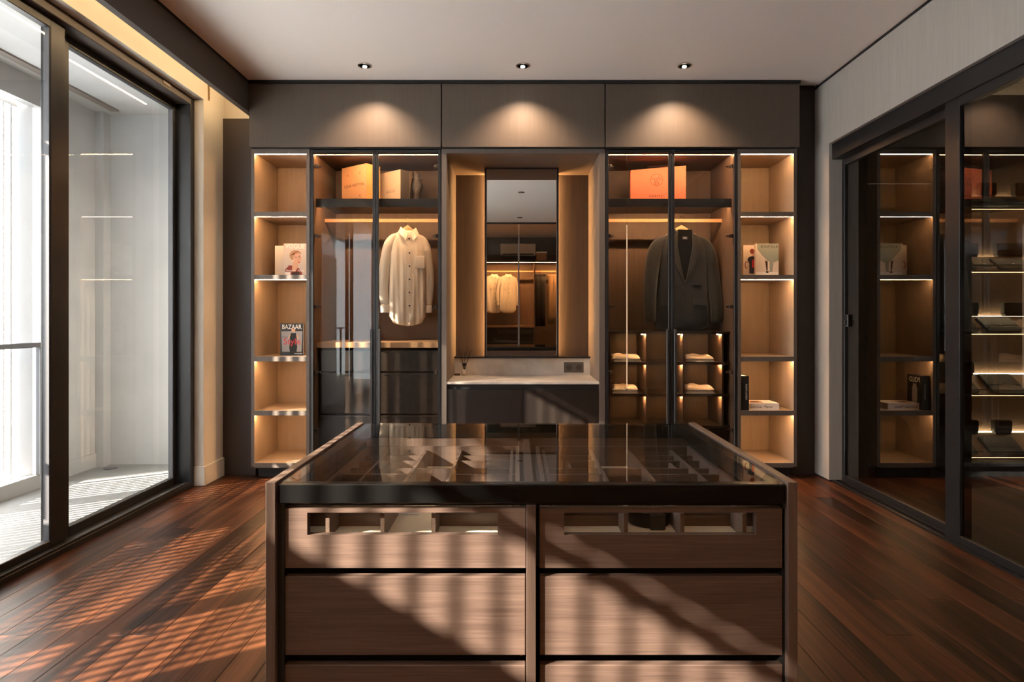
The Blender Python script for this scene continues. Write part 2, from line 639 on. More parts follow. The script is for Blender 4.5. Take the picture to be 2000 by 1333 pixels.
def sash(name, y0, y1, xp, z0, z1, stile_a, stile_b, label):
    t = structure(name, label)
    h = 0.02
    fm = MB()
    fm.box(xp - h, xp + h, y0, y0 + stile_a, z0, z1, 0.003)
    fm.box(xp - h, xp + h, y1 - stile_b, y1, z0, z1, 0.003)
    fm.box(xp - h, xp + h, y0 + stile_a, y1 - stile_b, z0, z0 + 0.05, 0.003)
    fm.box(xp - h, xp + h, y0 + stile_a, y1 - stile_b, z1 - 0.05, z1, 0.003)
    f = fm.build('sash_frame', 'black_metal', t)
    MB().box(xp - 0.004, xp + 0.004, y0 + stile_a - 0.01, y1 - stile_b + 0.01, z0 + 0.04, z1 - 0.04).build('pane', 'clear_glass', t)
    gm = MB()
    gm.box(xp - 0.014, xp + 0.014, y1 - stile_b - 0.006, y1 - stile_b, z0 + 0.05, z1 - 0.05)
    gm.build('gasket', 'grey_rail', f)
    return t


win = structure('window_1', 'black frame of the tall sliding window onto the terrace')
fm = MB()
fm.box(XW1, XW0, 4.40, 4.45, 0, 2.80, 0.003)
fm.box(XW1, XW0, -1.30, -1.25, 0, 2.80, 0.003)
fm.build('jamb', 'black_metal', win)
box('head', XW1, XW0, -1.25, 4.40, 2.745, 2.80, 'bronze_metal', win, 0.003)
MB().box(XW1, XW0, -1.25, 4.40, 0, 0.03, 0.002).box(-2.37, -2.34, -1.25, 4.40, 0.03, 0.045, 0.002).build('sill_track', 'black_metal', win)
box('vent_slot', -2.338, -2.330, 4.05, 4.13, 2.765, 2.785, 'taupe_metal', win)
sash('window_2', 3.19, 4.40, -2.455, 0.03, 2.745, 0.15, 0.04, 'wide sliding glass pane next to the cream pier')
sash('window_3', 1.85, 3.23, -2.395, 0.03, 2.745, 0.05, 0.10, 'sliding glass pane at the very edge of the photo')
sash('window_4', 0.42, 1.90, -2.455, 0.03, 2.745, 0.06, 0.06, 'sliding glass pane reflected in the wardrobe doors, nearer one')
sash('window_5', -1.25, 0.46, -2.395, 0.03, 2.745, 0.06, 0.06, 'sliding glass pane reflected in the wardrobe doors, farther one')
for i, (y, lab) in enumerate(((3.02, 'metal strap bracket on the lit cream wall above the window mullion'),
                              (4.52, 'metal strap bracket on the lit cream wall near the pier'))):
    b = thing('strap_bracket', lab, 'bracket', (WL + 0.002, y, 2.86), 'strap brackets in the light cove')
    MB().box(WL + 0.0005, WL + 0.005, y - 0.012, y + 0.012, 2.815, 2.99, 0.002).build('strap', 'brass', b)
    for z in (2.835, 2.865, 2.895):
        MB().cyl((WL + 0.004, y, z), (WL + 0.008, y, z), 0.004, n=10).build('screw', 'chrome', b)

# ---- terrace
XT = -3.456
tf = structure('terrace_floor', 'grey tiled terrace floor striped with slat shadows')
box('floor_slab', -3.9, XW1, -3.0, 5.20, -0.10, -0.005, 'terrace_tile', tf)
tc_ = structure('terrace_ceiling', 'white terrace soffit with a slim slot')
box('soffit', -3.7, -2.50, -3.0, 5.30, 2.907, 3.06, 'white_render', tc_)
box('slot_frame', -3.30, -3.24, -3.0, 5.0, 2.895, 2.908, 'taupe_metal', tc_)
tw = structure('terrace_wall', 'pale rendered end wall of the terrace with corner return')
box('end_wall', -3.7, -2.50, 5.12, 5.25, -0.05, 2.91, 'white_render', tw)
box('inner_return', -2.52, -2.45, 4.46, 5.25, -0.05, 2.91, 'white_render', tw)
box('side_return', -3.62, XT, 4.50, 5.12, -0.05, 2.91, 'white_render', tw)
box('corner_pipe_box', XT, XT + 0.07, 5.03, 5.12, -0.005, 2.907, 'white_render', tw)
box('skirting', XT, XT + 0.012, 4.50, 5.03, -0.005, 0.11, 'white_render', tw)
MB().cyl((XT + 0.16, 4.98, -0.004), (XT + 0.16, 4.98, 0.0), 0.05, n=20).build('floor_drain', 'grey_rail', tw)
box('outer_beam', -3.47, -3.40, -3.0, 4.50, 2.72, 2.91, 'white_render', tw)
box('curb', -3.60, -3.42, -3.0, 4.50, -0.05, 0.095, 'white_render', tw)

scr = thing('louvre_screen', 'white vertical louvre screen beyond the terrace railing', 'screen', (-3.52, 1.0, 0.095))
SLAT = {}


def slat(y, depth, thick=0.010, x=-3.52, rot=0.0, z0=0.095, z1=2.90):
    key = (depth, thick, z0, z1)
    if key not in SLAT:
        o = MB().box(-depth / 2, depth / 2, -thick / 2, thick / 2, z0 - 0.095, z1 - 0.095).build('slat', 'white_metal', scr)
        o.data.transform(Matrix.Translation(BASE[scr.name]))
        SLAT[key] = o.data
    else:
        o = bpy.data.objects.new('slat', SLAT[key])
        COL.objects.link(o); o.parent = scr
    o.location = (x + 3.52, y - 1.0, 0)
    o.rotation_euler = (0, 0, rot)


yy = 0.65
PITCH = 0.062
while yy < 4.30:
    d = 0.027 if yy < 3 else 0.046  # depths shaped to thin the sun stretch by stretch, mostly out of view
    if 3.40 < yy < 3.66:
        d = 0.055
    if 2.42 < yy < 3.25:
        d = 0.074
    z0 = 0.095 if yy > 2.45 else 0.80
    slat(yy, d, z0=z0)
    yy += PITCH
yy = -2.5
while yy < 0.62:
    slat(yy, 0.036, z0=2.37)
    yy += PITCH
slat(4.335, 0.16, 0.012, rot=0.7)
slat(4.44, 0.16, 0.012, rot=0.5)
box('post', -3.56, -3.48, 1.18, 1.28, 0.095, 2.90, 'white_metal', scr)
box('post', -3.56, -3.48, 3.655, 3.775, 0.095, 2.90, 'white_metal', scr)  # added out of view to keep the sun off the pier face
box('shade_panel', -3.56, -3.50, -2.6, 0.62, 0.095, 2.37, 'grey_board', scr)  # unseen panel added to shade the lower part of the island drawers
box('low_shade_panel', -3.56, -3.50, 0.62, 2.42, 0.095, 0.80, 'white_metal', scr)  # unseen panel added to block low sun from the floor by the sill
box('cross_bar', -3.545, -3.50, -2.6, 4.3, 2.69, 2.73, 'white_metal', scr)
rail = thing('handrail', 'slim grey metal handrail crossing in front of the louvres', 'railing', (-3.42, 2, 0.095))
box('rail_bar', -3.445, -3.395, -2.9, 4.46, 1.005, 1.04, 'grey_rail', rail, 0.004)
for y in (-2.6, -0.8, 1.0, 2.8, 4.40):
    box('post', -3.435, -3.405, y - 0.015, y + 0.015, 0.095, 1.005, 'grey_rail', rail)
nb = structure('neighbour_building', 'dark grey building far outside behind the louvres')
plain('facade_grey', (0.022, 0.023, 0.025), 0.8)
box('facade', -26.0, -20.0, 21.0, 42.0, -6.0, 9.1, 'facade_grey', nb)
for i in range(6):
    for j in range(4):
        y = 22.0 + i * 3.2
        z = -4.0 + j * 3.2
        box('window_pane', -20.0, -19.94, y, y + 1.6, z, z + 1.8, 'grey_rail', nb)

# ---- right-hand sliding doors
dtrack = structure('door_1', 'black head track and sill of the sliding glass doors')
box('head_box', 2.335, 2.50, 2.06, 4.60, 2.39, 2.507, 'black_metal', dtrack, 0.003)
MB().box(2.335, 2.36, 2.06, 4.60, 0, 0.012).box(2.39, 2.45, 2.06, 4.60, 0, 0.012).build('floor_track', 'black_metal', dtrack)


def glass_door(name, y0, y1, xp, label, sa, sb):
    t = structure(name, label)
    h = 0.018
    z0, z1 = 0.012, 2.40
    fm = MB()
    fm.box(xp - h, xp + h, y0, y0 + sa, z0, z1, 0.002)
    fm.box(xp - h, xp + h, y1 - sb, y1, z0, z1, 0.002)
    fm.box(xp - h, xp + h, y0 + sa, y1 - sb, z0, z0 + 0.045, 0.002)
    fm.box(xp - h, xp + h, y0 + sa, y1 - sb, z1 - 0.06, z1, 0.002)
    fm.build('door_frame', 'black_metal', t)
    MB().box(xp - 0.004, xp + 0.004, y0 + sa - 0.008, y1 - sb + 0.008, z0 + 0.03, z1 - 0.04).build('pane', 'smoke_glass', t)
    return t


d2 = glass_door('door_2', 3.30, 4.555, 2.425, 'dark smoked glass sliding door mirroring the bookcase', 0.06, 0.035)
MB().box(2.400, 2.407, 4.465, 4.515, 1.15, 1.24, 0.003).box(2.385, 2.402, 4.475, 4.505, 1.165, 1.20, 0.003).build('lock', 'black_metal', d2)
d3 = glass_door('door_3', 2.10, 3.37, 2.365, 'smoked glass sliding door in front of the lit display shelves', 0.05, 0.11)

# ---- adjacent room behind the glass doors
adj = structure('wall_display_room', 'dark wood lined room behind the glass doors')
box('back_wall', 2.60, 5.4, 4.98, 5.03, 0, 2.30, 'far_wood', adj)
box('back_frieze', 2.60, 5.4, 4.97, 5.03, 2.305, 3.02, 'far_wood', adj)
box('right_wall', 5.3, 5.4, 1.9, 5.0, 0, 3.02, 'far_wood', adj)
box('front_wall', 2.5, 5.4, 1.9, 2.0, 0, 3.02, 'dark_panel', adj)
box('side_wall', 2.56, 2.60, 4.60, 5.0, 0, 3.02, 'dark_panel', adj)
box('room_floor', 2.5, 5.4, 1.9, 5.03, -0.06, 0.0, 'floor_wood', adj)
box('room_ceiling', 2.5, 5.4, 1.9, 5.03, 3.02, 3.1, 'ceiling_paint', adj)

# ================================================================== FITTED FURNITURE
# fascia
fas = structure('trim_4', 'grey-brown wooden fascia panels above the wardrobes')
for a, b in ((-2.017, fx(861, 4.62)), (fx(863, 4.62), fx(1181, 4.62)), (fx(1183, 4.62), 2.125)):
    box('panel', a + 0.0008, b - 0.0008, 4.62, 4.66, 2.503, CEIL - 0.022, 'fascia_wood', fas, 0.0012)
box('backing', -2.015, 2.12, 4.66, 5.44, 2.515, CEIL - 0.01, 'dark_panel', fas)
box('shadow_gap', -2.0, 2.10, 4.645, 4.66, 2.495, 2.515, 'matte_black', fas)


def bookcase(x0, x1, label):
    t = thing('bookcase', label, 'bookcase', ((x0 + x1) / 2, 4.9, 0))
    th, yb = 0.024, 5.12
    for (a, b) in ((x0, x0 + th), (x1 - th, x1)):
        p = box('side_panel', a, b, FRONT + 0.002, yb, 0.089, 2.495, 'case_wood', t)
        box('edge_band', a, b, FRONT, FRONT + 0.002, 0.089, 2.495, 'frame_wood', p)
    box('back_panel', x0 + th, x1 - th, yb - 0.012, yb, 0.10, 2.48, 'case_wood', t)
    p = box('top_panel', x0 + th, x1 - th, FRONT + 0.002, yb - 0.012, 2.462, 2.495, 'case_wood', t)
    box('edge_band', x0 + th, x1 - th, FRONT, FRONT + 0.002, 2.4575, 2.495, 'frame_wood', p)
    box('led_strip', x0 + th, x1 - th, FRONT + 0.010, FRONT + 0.018, 2.4575, 2.4625, 'led_shelf', p, label='glowing warm light strip')
    for zt in (2.019, 1.542, 0.922, 0.512, 0.116):
        p = box('shelf', x0 + th, x1 - th, FRONT + 0.006, yb - 0.012, zt - 0.033, zt, 'case_wood', t)
        box('edge_band', x0 + th, x1 - th, FRONT + 0.003, FRONT + 0.006, zt - 0.036, zt, 'frame_wood', p)
        if zt > 0.2:
            box('led_strip', x0 + th, x1 - th, FRONT + 0.014, FRONT + 0.022, zt - 0.0362, zt - 0.0325, 'led_shelf', p, label='glowing warm light strip')
    box('toe_kick', x0 + 0.03, x1 - 0.03, FRONT + 0.06, FRONT + 0.08, 0, 0.089, 'matte_black', t)
    return t


BL0, BL1 = fx(490.5, FRONT), fx(604.5, FRONT)
BR0, BR1 = fx(1441, FRONT), fx(1556.5, FRONT)
bookcase(BL0, BL1, 'open bookcase with lit shelves beside the cream pier and window')
bookcase(BR0, BR1, 'open bookcase with lit shelves beside the smoked glass doors')


def hinge(parent, x, z, s):
    h = MB()
    h.box(x, x + s * 0.030, 4.672, 4.70, z - 0.012, z + 0.012, 0.003)
    h.cyl((x + s * 0.012, 4.668, z - 0.014), (x + s * 0.012, 4.668, z + 0.014), 0.006, n=10)
    h.box(x + s * 0.002, x + s * 0.05, 4.686, 4.692, z - 0.006, z + 0.006)
    h.build('hinge', 'bronze_metal', parent)


def wardrobe(x0, x1, label):
    t = thing('wardrobe', label, 'wardrobe', ((x0 + x1) / 2, 4.95, 0))
    y0, yb, th = FRONT + 0.022, 5.25, 0.02
    for a, b in ((x0, x0 + th), (x1 - th, x1)):
        box('side_panel', a, b, y0, yb, 0.089, 2.495, 'robe_wood', t)
    box('back_panel', x0 + th, x1 - th, yb - 0.012, yb, 0.10, 2.48, 'robe_wood', t)
    p = box('top_panel', x0 + th, x1 - th, y0, yb - 0.012, 2.470, 2.495, 'robe_wood', t)
    box('light_cover', x0 + th, x1 - th, 4.694, 4.699, 2.4645, 2.4705, 'robe_dark', p)
    box('led_strip', x0 + th, x1 - th, 4.700, 4.709, 2.465, 2.4705, 'led_robe', p, label='glowing warm light strip')
    box('bottom_panel', x0 + th, x1 - th, y0, yb - 0.012, 0.089, 0.109, 'robe_dark', t)
    box('toe_kick', x0 + 0.02, x1 - 0.02, FRONT + 0.06, FRONT + 0.08, 0, 0.089, 'matte_black', t)
    # upper shelf with black front bar
    sh = box('shelf', x0 + th, x1 - th, 4.745, yb - 0.012, 2.105, 2.132, 'robe_wood', t)
    box('front_bar', x0 + th, x1 - th, 4.72, 4.745, 2.068, 2.132, 'black_metal', sh)
    box('led_strip', x0 + th + 0.03, x1 - th - 0.03, 4.748, 4.758, 2.097, 2.1055, 'led_robe', sh, label='glowing warm light strip')
    # hanging rail
    box('hanging_rail', x0 + th, x1 - th, 4.94, 4.955, 1.985, 2.013, 'rod_wood', t, 0.003)
    # two framed glass doors
    xm = (x0 + x1) / 2
    for k, (a, b) in enumerate(((x0 + 0.002, xm - 0.001), (xm + 0.001, x1 - 0.002))):
        so = 0.022
        fm = MB()
        zb, zt = 0.089, 2.49
        fm.box(a, a + so, FRONT, FRONT + 0.02, zb, zt, 0.0015).box(b - so, b, FRONT, FRONT + 0.02, zb, zt, 0.0015)
        fm.box(a + so, b - so, FRONT, FRONT + 0.02, zb, zb + 0.03, 0.0015).box(a + so, b - so, FRONT, FRONT + 0.02, zt - 0.024, zt, 0.0015)
        d = fm.build('glass_door', 'black_metal', t)
        MB().box(a + so - 0.004, b - so + 0.004, FRONT + 0.007, FRONT + 0.012, zb + 0.02, zt - 0.015).build('pane', 'robe_glass', d)
        hx = b - so - 0.006 if k == 0 else a + so + 0.006
        MB().box(hx - 0.010, hx + 0.010, FRONT - 0.014, FRONT, 0.35, 1.13, 0.003).build('handle', 'charcoal_metal', d)
        for z in (2.37, 1.84, 1.30, 0.80, 0.36):
            hinge(t, a + so if k == 0 else b - so, z, 1 if k == 0 else -1)
    return t


WL0, WL1 = fx(605.5, FRONT), fx(861.5, FRONT)
WR0, WR1 = fx(1182.5, FRONT), fx(1440.5, FRONT)
w1 = wardrobe(WL0, WL1, 'glass door wardrobe holding the white shirt')
w2 = wardrobe(WR0, WR1, 'glass door wardrobe holding the dark jacket')
# left wardrobe: drawer chest with lit wooden top
a, b = WL0 + 0.02, WL1 - 0.02
box('chest_top', a, b, 4.74, 5.238, 0.985, 1.028, 'rod_wood', w1, 0.002)
for k in range(2):
    xa = a + 0.01 + k * (b - a) / 2
    xb = xa + (b - a) / 2 - 0.02
    for z0, z1 in ((0.80, 0.965), (0.47, 0.785), (0.125, 0.455)):
        d = box('drawer', xa, xb, 4.78, 4.80, z0, z1, 'robe_dark', w1, 0.002)
        box('grip', xa + 0.02, xb - 0.02, 4.775, 4.78, z1 - 0.018, z1 - 0.008, 'black_metal', d)
# right wardrobe: nine-cell shelving
a, b = WR0 + 0.02, WR1 - 0.02
cols = [(fx(1193, 4.76), fx(1260.5, 4.76)), (fx(1265.5, 4.76), fx(1332.5, 4.76)), (fx(1337, 4.76), fx(1409, 4.76))]
zr = [0.380, 0.626, 0.872, 1.090]
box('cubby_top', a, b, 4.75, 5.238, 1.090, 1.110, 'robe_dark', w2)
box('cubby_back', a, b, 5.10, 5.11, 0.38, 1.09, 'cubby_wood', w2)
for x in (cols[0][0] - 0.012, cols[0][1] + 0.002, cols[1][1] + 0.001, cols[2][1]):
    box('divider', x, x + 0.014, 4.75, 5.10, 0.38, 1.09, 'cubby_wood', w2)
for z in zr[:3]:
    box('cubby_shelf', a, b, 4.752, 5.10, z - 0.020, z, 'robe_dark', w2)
for (c0, c1) in cols:
    for z in zr[1:]:
        zz = (z if z > 1.0 else z - 0.020)
        MB().cyl((c1 - 0.016, 4.80, zz), (c1 - 0.016, 4.80, zz - 0.003), 0.006, n=12).build('spot_lamp', 'led_dot', w2, label='tiny warm spot lamp')
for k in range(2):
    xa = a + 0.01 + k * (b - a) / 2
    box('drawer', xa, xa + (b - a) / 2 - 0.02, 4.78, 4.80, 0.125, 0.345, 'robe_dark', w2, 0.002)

lx = fx(1224, 4.72)  # added glowing rod imitates a bright line reflected in the door glass
lr = MB().cyl((lx, 4.712, 0.672), (lx, 4.712, 1.930), 0.0045, n=10).build('reflection_rod', 'reflection_glow', w2, 'thin glowing vertical rod added in place of a reflected bright line')
MB().cyl((lx, 4.712, 1.930), (lx, 4.712, 2.470), 0.0008, n=6).cyl((lx, 4.712, 0.660), (lx, 4.712, 0.672), 0.0055, n=10).cyl((lx, 4.712, 1.930), (lx, 4.712, 1.938), 0.0055, n=10).build('reflection_rod_wire', 'charcoal_metal', lr)  # invented wire and end caps for the added rod

# ---- dressing alcove
AX0, AX1 = fx(872, FRONT), fx(1170.5, FRONT)
FX0, FX1 = fx(862.5, FRONT), fx(1181.5, FRONT)
alc = thing('dressing_alcove', 'lit dressing alcove with stone counter and dark cabinet below', 'dressing table', ((AX0 + AX1) / 2, 5.0, 0))
YB = 5.36
for a, b, s in ((FX0, AX0, 1), (AX1, FX1, -1)):
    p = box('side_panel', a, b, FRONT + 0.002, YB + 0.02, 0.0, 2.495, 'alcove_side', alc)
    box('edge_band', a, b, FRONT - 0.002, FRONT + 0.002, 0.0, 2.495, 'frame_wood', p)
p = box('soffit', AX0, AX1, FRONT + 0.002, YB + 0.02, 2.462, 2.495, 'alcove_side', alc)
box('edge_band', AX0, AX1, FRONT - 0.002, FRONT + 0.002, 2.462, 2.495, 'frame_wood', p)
MX0, MX1 = fx(946.5, 5.10), fx(1091, 5.10)
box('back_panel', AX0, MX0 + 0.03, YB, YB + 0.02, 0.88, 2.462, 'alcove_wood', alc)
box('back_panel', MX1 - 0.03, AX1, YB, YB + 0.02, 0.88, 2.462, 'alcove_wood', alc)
box('ledge', AX0, AX1, 5.215, YB, 0.872, 0.886, 'black_metal', alc)
box('backsplash', AX0, AX1, 5.23, YB, 0.730, 0.872, 'stone', alc)
box('countertop', AX0, AX1, FRONT + 0.004, YB, 0.712, 0.730, 'stone', alc, 0.0015)
box('recess_strip', AX0, AX1, FRONT + 0.03, FRONT + 0.05, 0.672, 0.712, 'matte_black', alc)
for k in range(2):
    xa = AX0 + 0.003 + k * (AX1 - AX0) / 2
    box('drawer', xa, xa + (AX1 - AX0) / 2 - 0.004, FRONT + 0.012, FRONT + 0.032, 0.30, 0.672, 'vanity_dark', alc, 0.001)
    box('drawer', xa, xa + (AX1 - AX0) / 2 - 0.004, FRONT + 0.012, FRONT + 0.032, 0.07, 0.292, 'vanity_dark', alc, 0.001)
box('carcass', AX0, AX1, FRONT + 0.05, YB, 0.0, 0.70, 'vanity_dark', alc)

mir = thing('dressing_mirror', 'tall mirror with thin black frame and glowing side edges', 'mirror', ((MX0 + MX1) / 2, 5.2, 0.886))
fz0, fz1 = 0.886, 2.462
fm = MB()
fm.box(MX0, MX0 + 0.014, 5.09, 5.11, fz0, fz1).box(MX1 - 0.014, MX1, 5.09, 5.11, fz0, fz1)
fm.box(MX0, MX1, 5.09, 5.11, fz0, fz0 + 0.016).box(MX0, MX1, 5.09, 5.11, fz1 - 0.012, fz1)
fm.build('frame', 'black_metal', mir)
fm = MB()
fm.box(MX0 + 0.014, MX0 + 0.019, 5.094, 5.11, fz0, fz1).box(MX1 - 0.019, MX1 - 0.014, 5.094, 5.11, fz0, fz1)
fm.build('inner_trim', 'taupe_metal', mir)
box('mirror_glass', MX0 + 0.019, MX1 - 0.019, 5.10, 5.106, fz0 + 0.016, fz1 - 0.012, 'mirror', mir)
box('mirror_box', MX0 + 0.03, MX1 - 0.03, 5.11, YB + 0.02, fz0, fz1, 'black_metal', mir)
for x, s in ((MX0 + 0.03, -1), (MX1 - 0.03, 1)):
    box('light_shield', x, x + s * 0.020, 5.314, 5.318, fz0, fz1, 'black_metal', mir)
    box('led_strip', x, x + s * 0.004, 5.328, 5.346, fz0 + 0.005, fz1 - 0.01, 'led_mirror', mir, label='glowing amber light strip')

# ---- recessed downlights
SPOTS = [(fx(712, 4.34), 4.34, 'recessed downlight above the white shirt wardrobe'),
         (fx(1021, 4.34), 4.34, 'recessed downlight above the dressing alcove'),
         (fx(1337, 4.34), 4.34, 'recessed downlight above the dark jacket wardrobe'),
         (0.06, 1.5, 'recessed downlight in the middle of the ceiling, seen in the mirror'),
         (0.05, -0.7, 'recessed downlight by the rear partition, seen in the mirror')]
for i, (x, y, lab) in enumerate(SPOTS):
    d = thing('downlight', lab, 'downlight', (x, y, CEIL), 'recessed ceiling downlights')
    MB().lathe((x, y, CEIL), [(0.048, -0.004), (0.048, 0.0), (0.034, 0.0), (0.036, -0.004)], 28).build('ring', 'chrome', d, smooth=False)
    MB().cyl((x, y, CEIL - 0.0010), (x, y, CEIL - 0.0002), 0.030, n=24).build('reflector', 'taupe_metal', d)
    if i < 3:
        MB().cyl((x, y + 0.006, CEIL - 0.010), (x, y + 0.006, CEIL - 0.001), 0.014, n=18).build('lamp', 'lamp_face', d)
        ld = bpy.data.lights.new('downlight_beam', 'SPOT')
        ld.energy = 25.0
        ld.color = (1.0, 0.70, 0.47)
        ld.spot_size = math.radians(112)
        ld.spot_blend = 0.9
        ld.shadow_soft_size = 0.015
        lo = bpy.data.objects.new('downlight_beam', ld)
        COL.objects.link(lo)
        lo.parent = d
        lo.location = (0, 0.006, -0.02)
        lo.rotation_euler = (math.radians(10), 0, 0)
    else:
        MB().cyl((x, y, CEIL - 0.006), (x, y, CEIL - 0.001), 0.014, n=18).build('lamp', 'ink_grey', d)

# ================================================================== ISLAND
IX0, IX1, IY0, IY1, IZ = -0.571, 0.637, 1.394, 2.20, 0.84
IC = fx(1037.5, 1.40)
isl = thing('display_island', 'walnut display island with glass top and window drawers', 'island', ((IX0 + IX1) / 2, (IY0 + IY1) / 2, 0))
pt = 0.0225
for x in (IX0, IX1 - pt):
    box('side_panel', x, x + pt, IY0, IY1, 0, IZ, 'island_v', isl, 0.0012)
jx0, jx1 = IX0 + pt, IX1 - pt
fr = MB()
fr.box(jx0 + 0.004, jx1 - 0.004, IY0 + 0.006, IY0 + 0.034, 0.790, 0.834, 0.002)
fr.box(jx0 + 0.004, jx1 - 0.004, IY1 - 0.034, IY1 - 0.004, 0.790, 0.834, 0.002)
fr.box(jx0 + 0.004, jx0 + 0.034, IY0 + 0.034, IY1 - 0.034, 0.790, 0.834, 0.002)
fr.box(jx1 - 0.034, jx1 - 0.004, IY0 + 0.034, IY1 - 0.034, 0.790, 0.834, 0.002)
fr.build('top_frame', 'black_gloss', isl)
box('glass_top', jx0 + 0.010, jx1 - 0.010, IY0 + 0.012, IY1 - 0.010, 0.834, 0.839, 'top_glass', isl)
fr = MB()
fr.box(jx0 + 0.0, jx1, IY0 + 0.030, IY0 + 0.034, 0.779, 0.790)
fr.build('shadow_line', 'black_gloss', isl)
box('back_board', jx0, jx1, IY1 - 0.03, IY1 - 0.008, 0.02, 0.79, 'island_h', isl)
box('centre_post', IC - 0.011, IC + 0.011, IY0 + 0.002, IY1 - 0.03, 0.02, 0.787, 'island_v', isl, 0.0012)
box('inner_lining', jx0, jx0 + 0.016, IY0 + 0.012, IY1 - 0.03, 0.02, 0.79, 'matte_black', isl)
box('inner_lining', jx1 - 0.006, jx1, IY0 + 0.016, IY1 - 0.03, 0.02, 0.79, 'matte_black', isl)
box('dust_board', jx0 + 0.016, jx1 - 0.006, IY0 + 0.06, IY1 - 0.03, 0.625, 0.633, 'matte_black', isl)
box('plinth', jx0, jx1, IY0 + 0.06, IY1 - 0.05, 0, 0.03, 'matte_black', isl)

DY = IY0 + 0.016      # drawer face plane
for side in (0, 1):
    if side == 0:
        x0, x1 = fx(556, DY), IC - 0.013
        wx0, wx1 = fx(600, DY), fx(972, DY)
    else:
        x0, x1 = IC + 0.020, fx(1531, DY)
        wx0, wx1 = fx(1102, DY), fx(1477, DY)
    zt, zb = fz(994, DY), fz(1110, DY)
    wz0, wz1 = fz(1046, DY), fz(1002, DY)
    # window drawer: front with a cut-out
    f = MB()
    f.box(x0, wx0, DY, DY + 0.020, zb, zt)
    f.box(wx1, x1, DY, DY + 0.020, zb, zt)
    f.box(wx0, wx1, DY, DY + 0.020, zb, wz0)
    f.box(wx0, wx1, DY, DY + 0.020, wz1, zt)
    d = f.build('drawer', 'island_h', isl, 'drawer front with a long window')
    box('window_glass', wx0, wx1, DY + 0.010, DY + 0.013, wz0, wz1, 'top_glass', d)
    fl = 0.700
    bx0, bx1 = x0 + 0.012, x1 - 0.012
    box('drawer_floor', bx0, bx1, DY + 0.020, IY1 - 0.06, fl - 0.01, fl, 'felt_cream', d)
    box('drawer_side', bx0, bx0 + 0.012, DY + 0.020, IY1 - 0.06, fl, 0.768, 'island_y', d)
    box('drawer_side', bx1 - 0.012, bx1, DY + 0.020, IY1 - 0.06, fl, 0.768, 'island_y', d)
    box('drawer_back', bx0 + 0.012, bx1 - 0.012, IY1 - 0.072, IY1 - 0.06, fl, 0.768, 'island_h', d)
    # organiser
    m0, m1 = (fx(739, DY), fx(840, DY)) if side == 0 else (fx(1222, DY), fx(1334, DY))
    tz = 0.757
    for x in (m0, m1):
        box('divider', x, x + 0.009, DY + 0.022, IY1 - 0.075, fl, tz, 'island_y', d)
    outer = bx1 - 0.030 if side == 0 else bx0 + 0.022
    outer2 = bx0 + 0.075 if side == 0 else bx1 - 0.075
    box('divider', outer, outer + 0.009, DY + 0.022, IY1 - 0.075, fl, tz, 'island_y', d)
    box('divider', outer2, outer2 + 0.009, DY + 0.022, IY1 - 0.075, fl, tz, 'island_y', d)
    segs = [(bx0 + 0.012, m0), (m1 + 0.009, bx1 - 0.012)]
    for sx0, sx1 in segs:
        for yk in (1.515, 1.70, 1.79):
            box('rail', sx0, sx1, yk, yk + 0.011, fl, tz, 'island_h', d)
        for yk in (1.885, 1.985, 2.06):
            box('cross_divider', sx0, sx1, yk, yk + 0.008, fl, tz - 0.006, 'island_h', d)
        xm = (sx0 + sx1) / 2
        box('cross_divider', xm, xm + 0.008, 1.893, 1.985, fl, tz - 0.012, 'island_y', d)
    box('rail', m0 + 0.009, m1, 1.885, 1.893, fl, tz - 0.006, 'island_h', d)
    # plain drawers
    for za, zb2 in ((1127, 1281), (1300, 1455), (1474, 1650)):
        z1, z0 = fz(za, DY), fz(zb2, DY)
        dd = box('drawer', x0, x1, DY, DY + 0.020, z0, z1, 'island_h', isl, 0.0015)
        box('drawer_box', x0 + 0.012, x1 - 0.012, DY + 0.020, IY1 - 0.06, z0 + 0.006, z1 - 0.015, 'matte_black', dd)

# things in the drawers
belt = MB()
bc = (fx(1279, DY) + 0.016, 1.545, 0.701)
for k in range(5):
    pts = [(bc[0] + (0.057 - 0.0085 * (k + i / 40)) * math.cos(2 * PI * i / 40), bc[1] + (0.057 - 0.0085 * (k + i / 40)) * math.sin(2 * PI * i / 40)) for i in range(41)]
    n = len(pts)
    v = []
    for (x, y) in pts:
        r = math.hypot(x - bc[0], y - bc[1]); s = (r - 0.0045) / r
        xi, yi = bc[0] + (x - bc[0]) * s, bc[1] + (y - bc[1]) * s
        v += [(x, y, bc[2]), (x, y, bc[2] + 0.036), (xi, yi, bc[2] + 0.036), (xi, yi, bc[2])]
    f = []
    for i in range(n - 1):
        for q in range(4):
            f.append((i * 4 + q, i * 4 + (q + 1) % 4, i * 4 + 4 + (q + 1) % 4, i * 4 + 4 + q))
    belt.add(v, f)
bt = thing('coiled_belt', 'coiled black leather belt in the island drawer window', 'belt', bc)
belt.build('strap', 'leather_black', bt)
MB().box(bc[0] - 0.012, bc[0] + 0.026, bc[1] - 0.066, bc[1] - 0.058, bc[2], bc[2] + 0.040, 0.003).build('buckle', 'charcoal_metal', bt)
single('card', MB().box(fx(770, 1.5) - 0.02, fx(770, 1.5) + 0.045, 1.60, 1.66, 0.7005, 0.7025), 'paper_white',
       'white card on the cream drawer lining of the island', 'card', (fx(770, 1.5) + 0.01, 1.63, 0.7005))
single('card', MB().box(-0.20, -0.13, 1.80, 1.87, 0.7005, 0.7025), 'paper_white',
       'white card under the glass top in the island tray', 'card', (-0.165, 1.835, 0.7005))

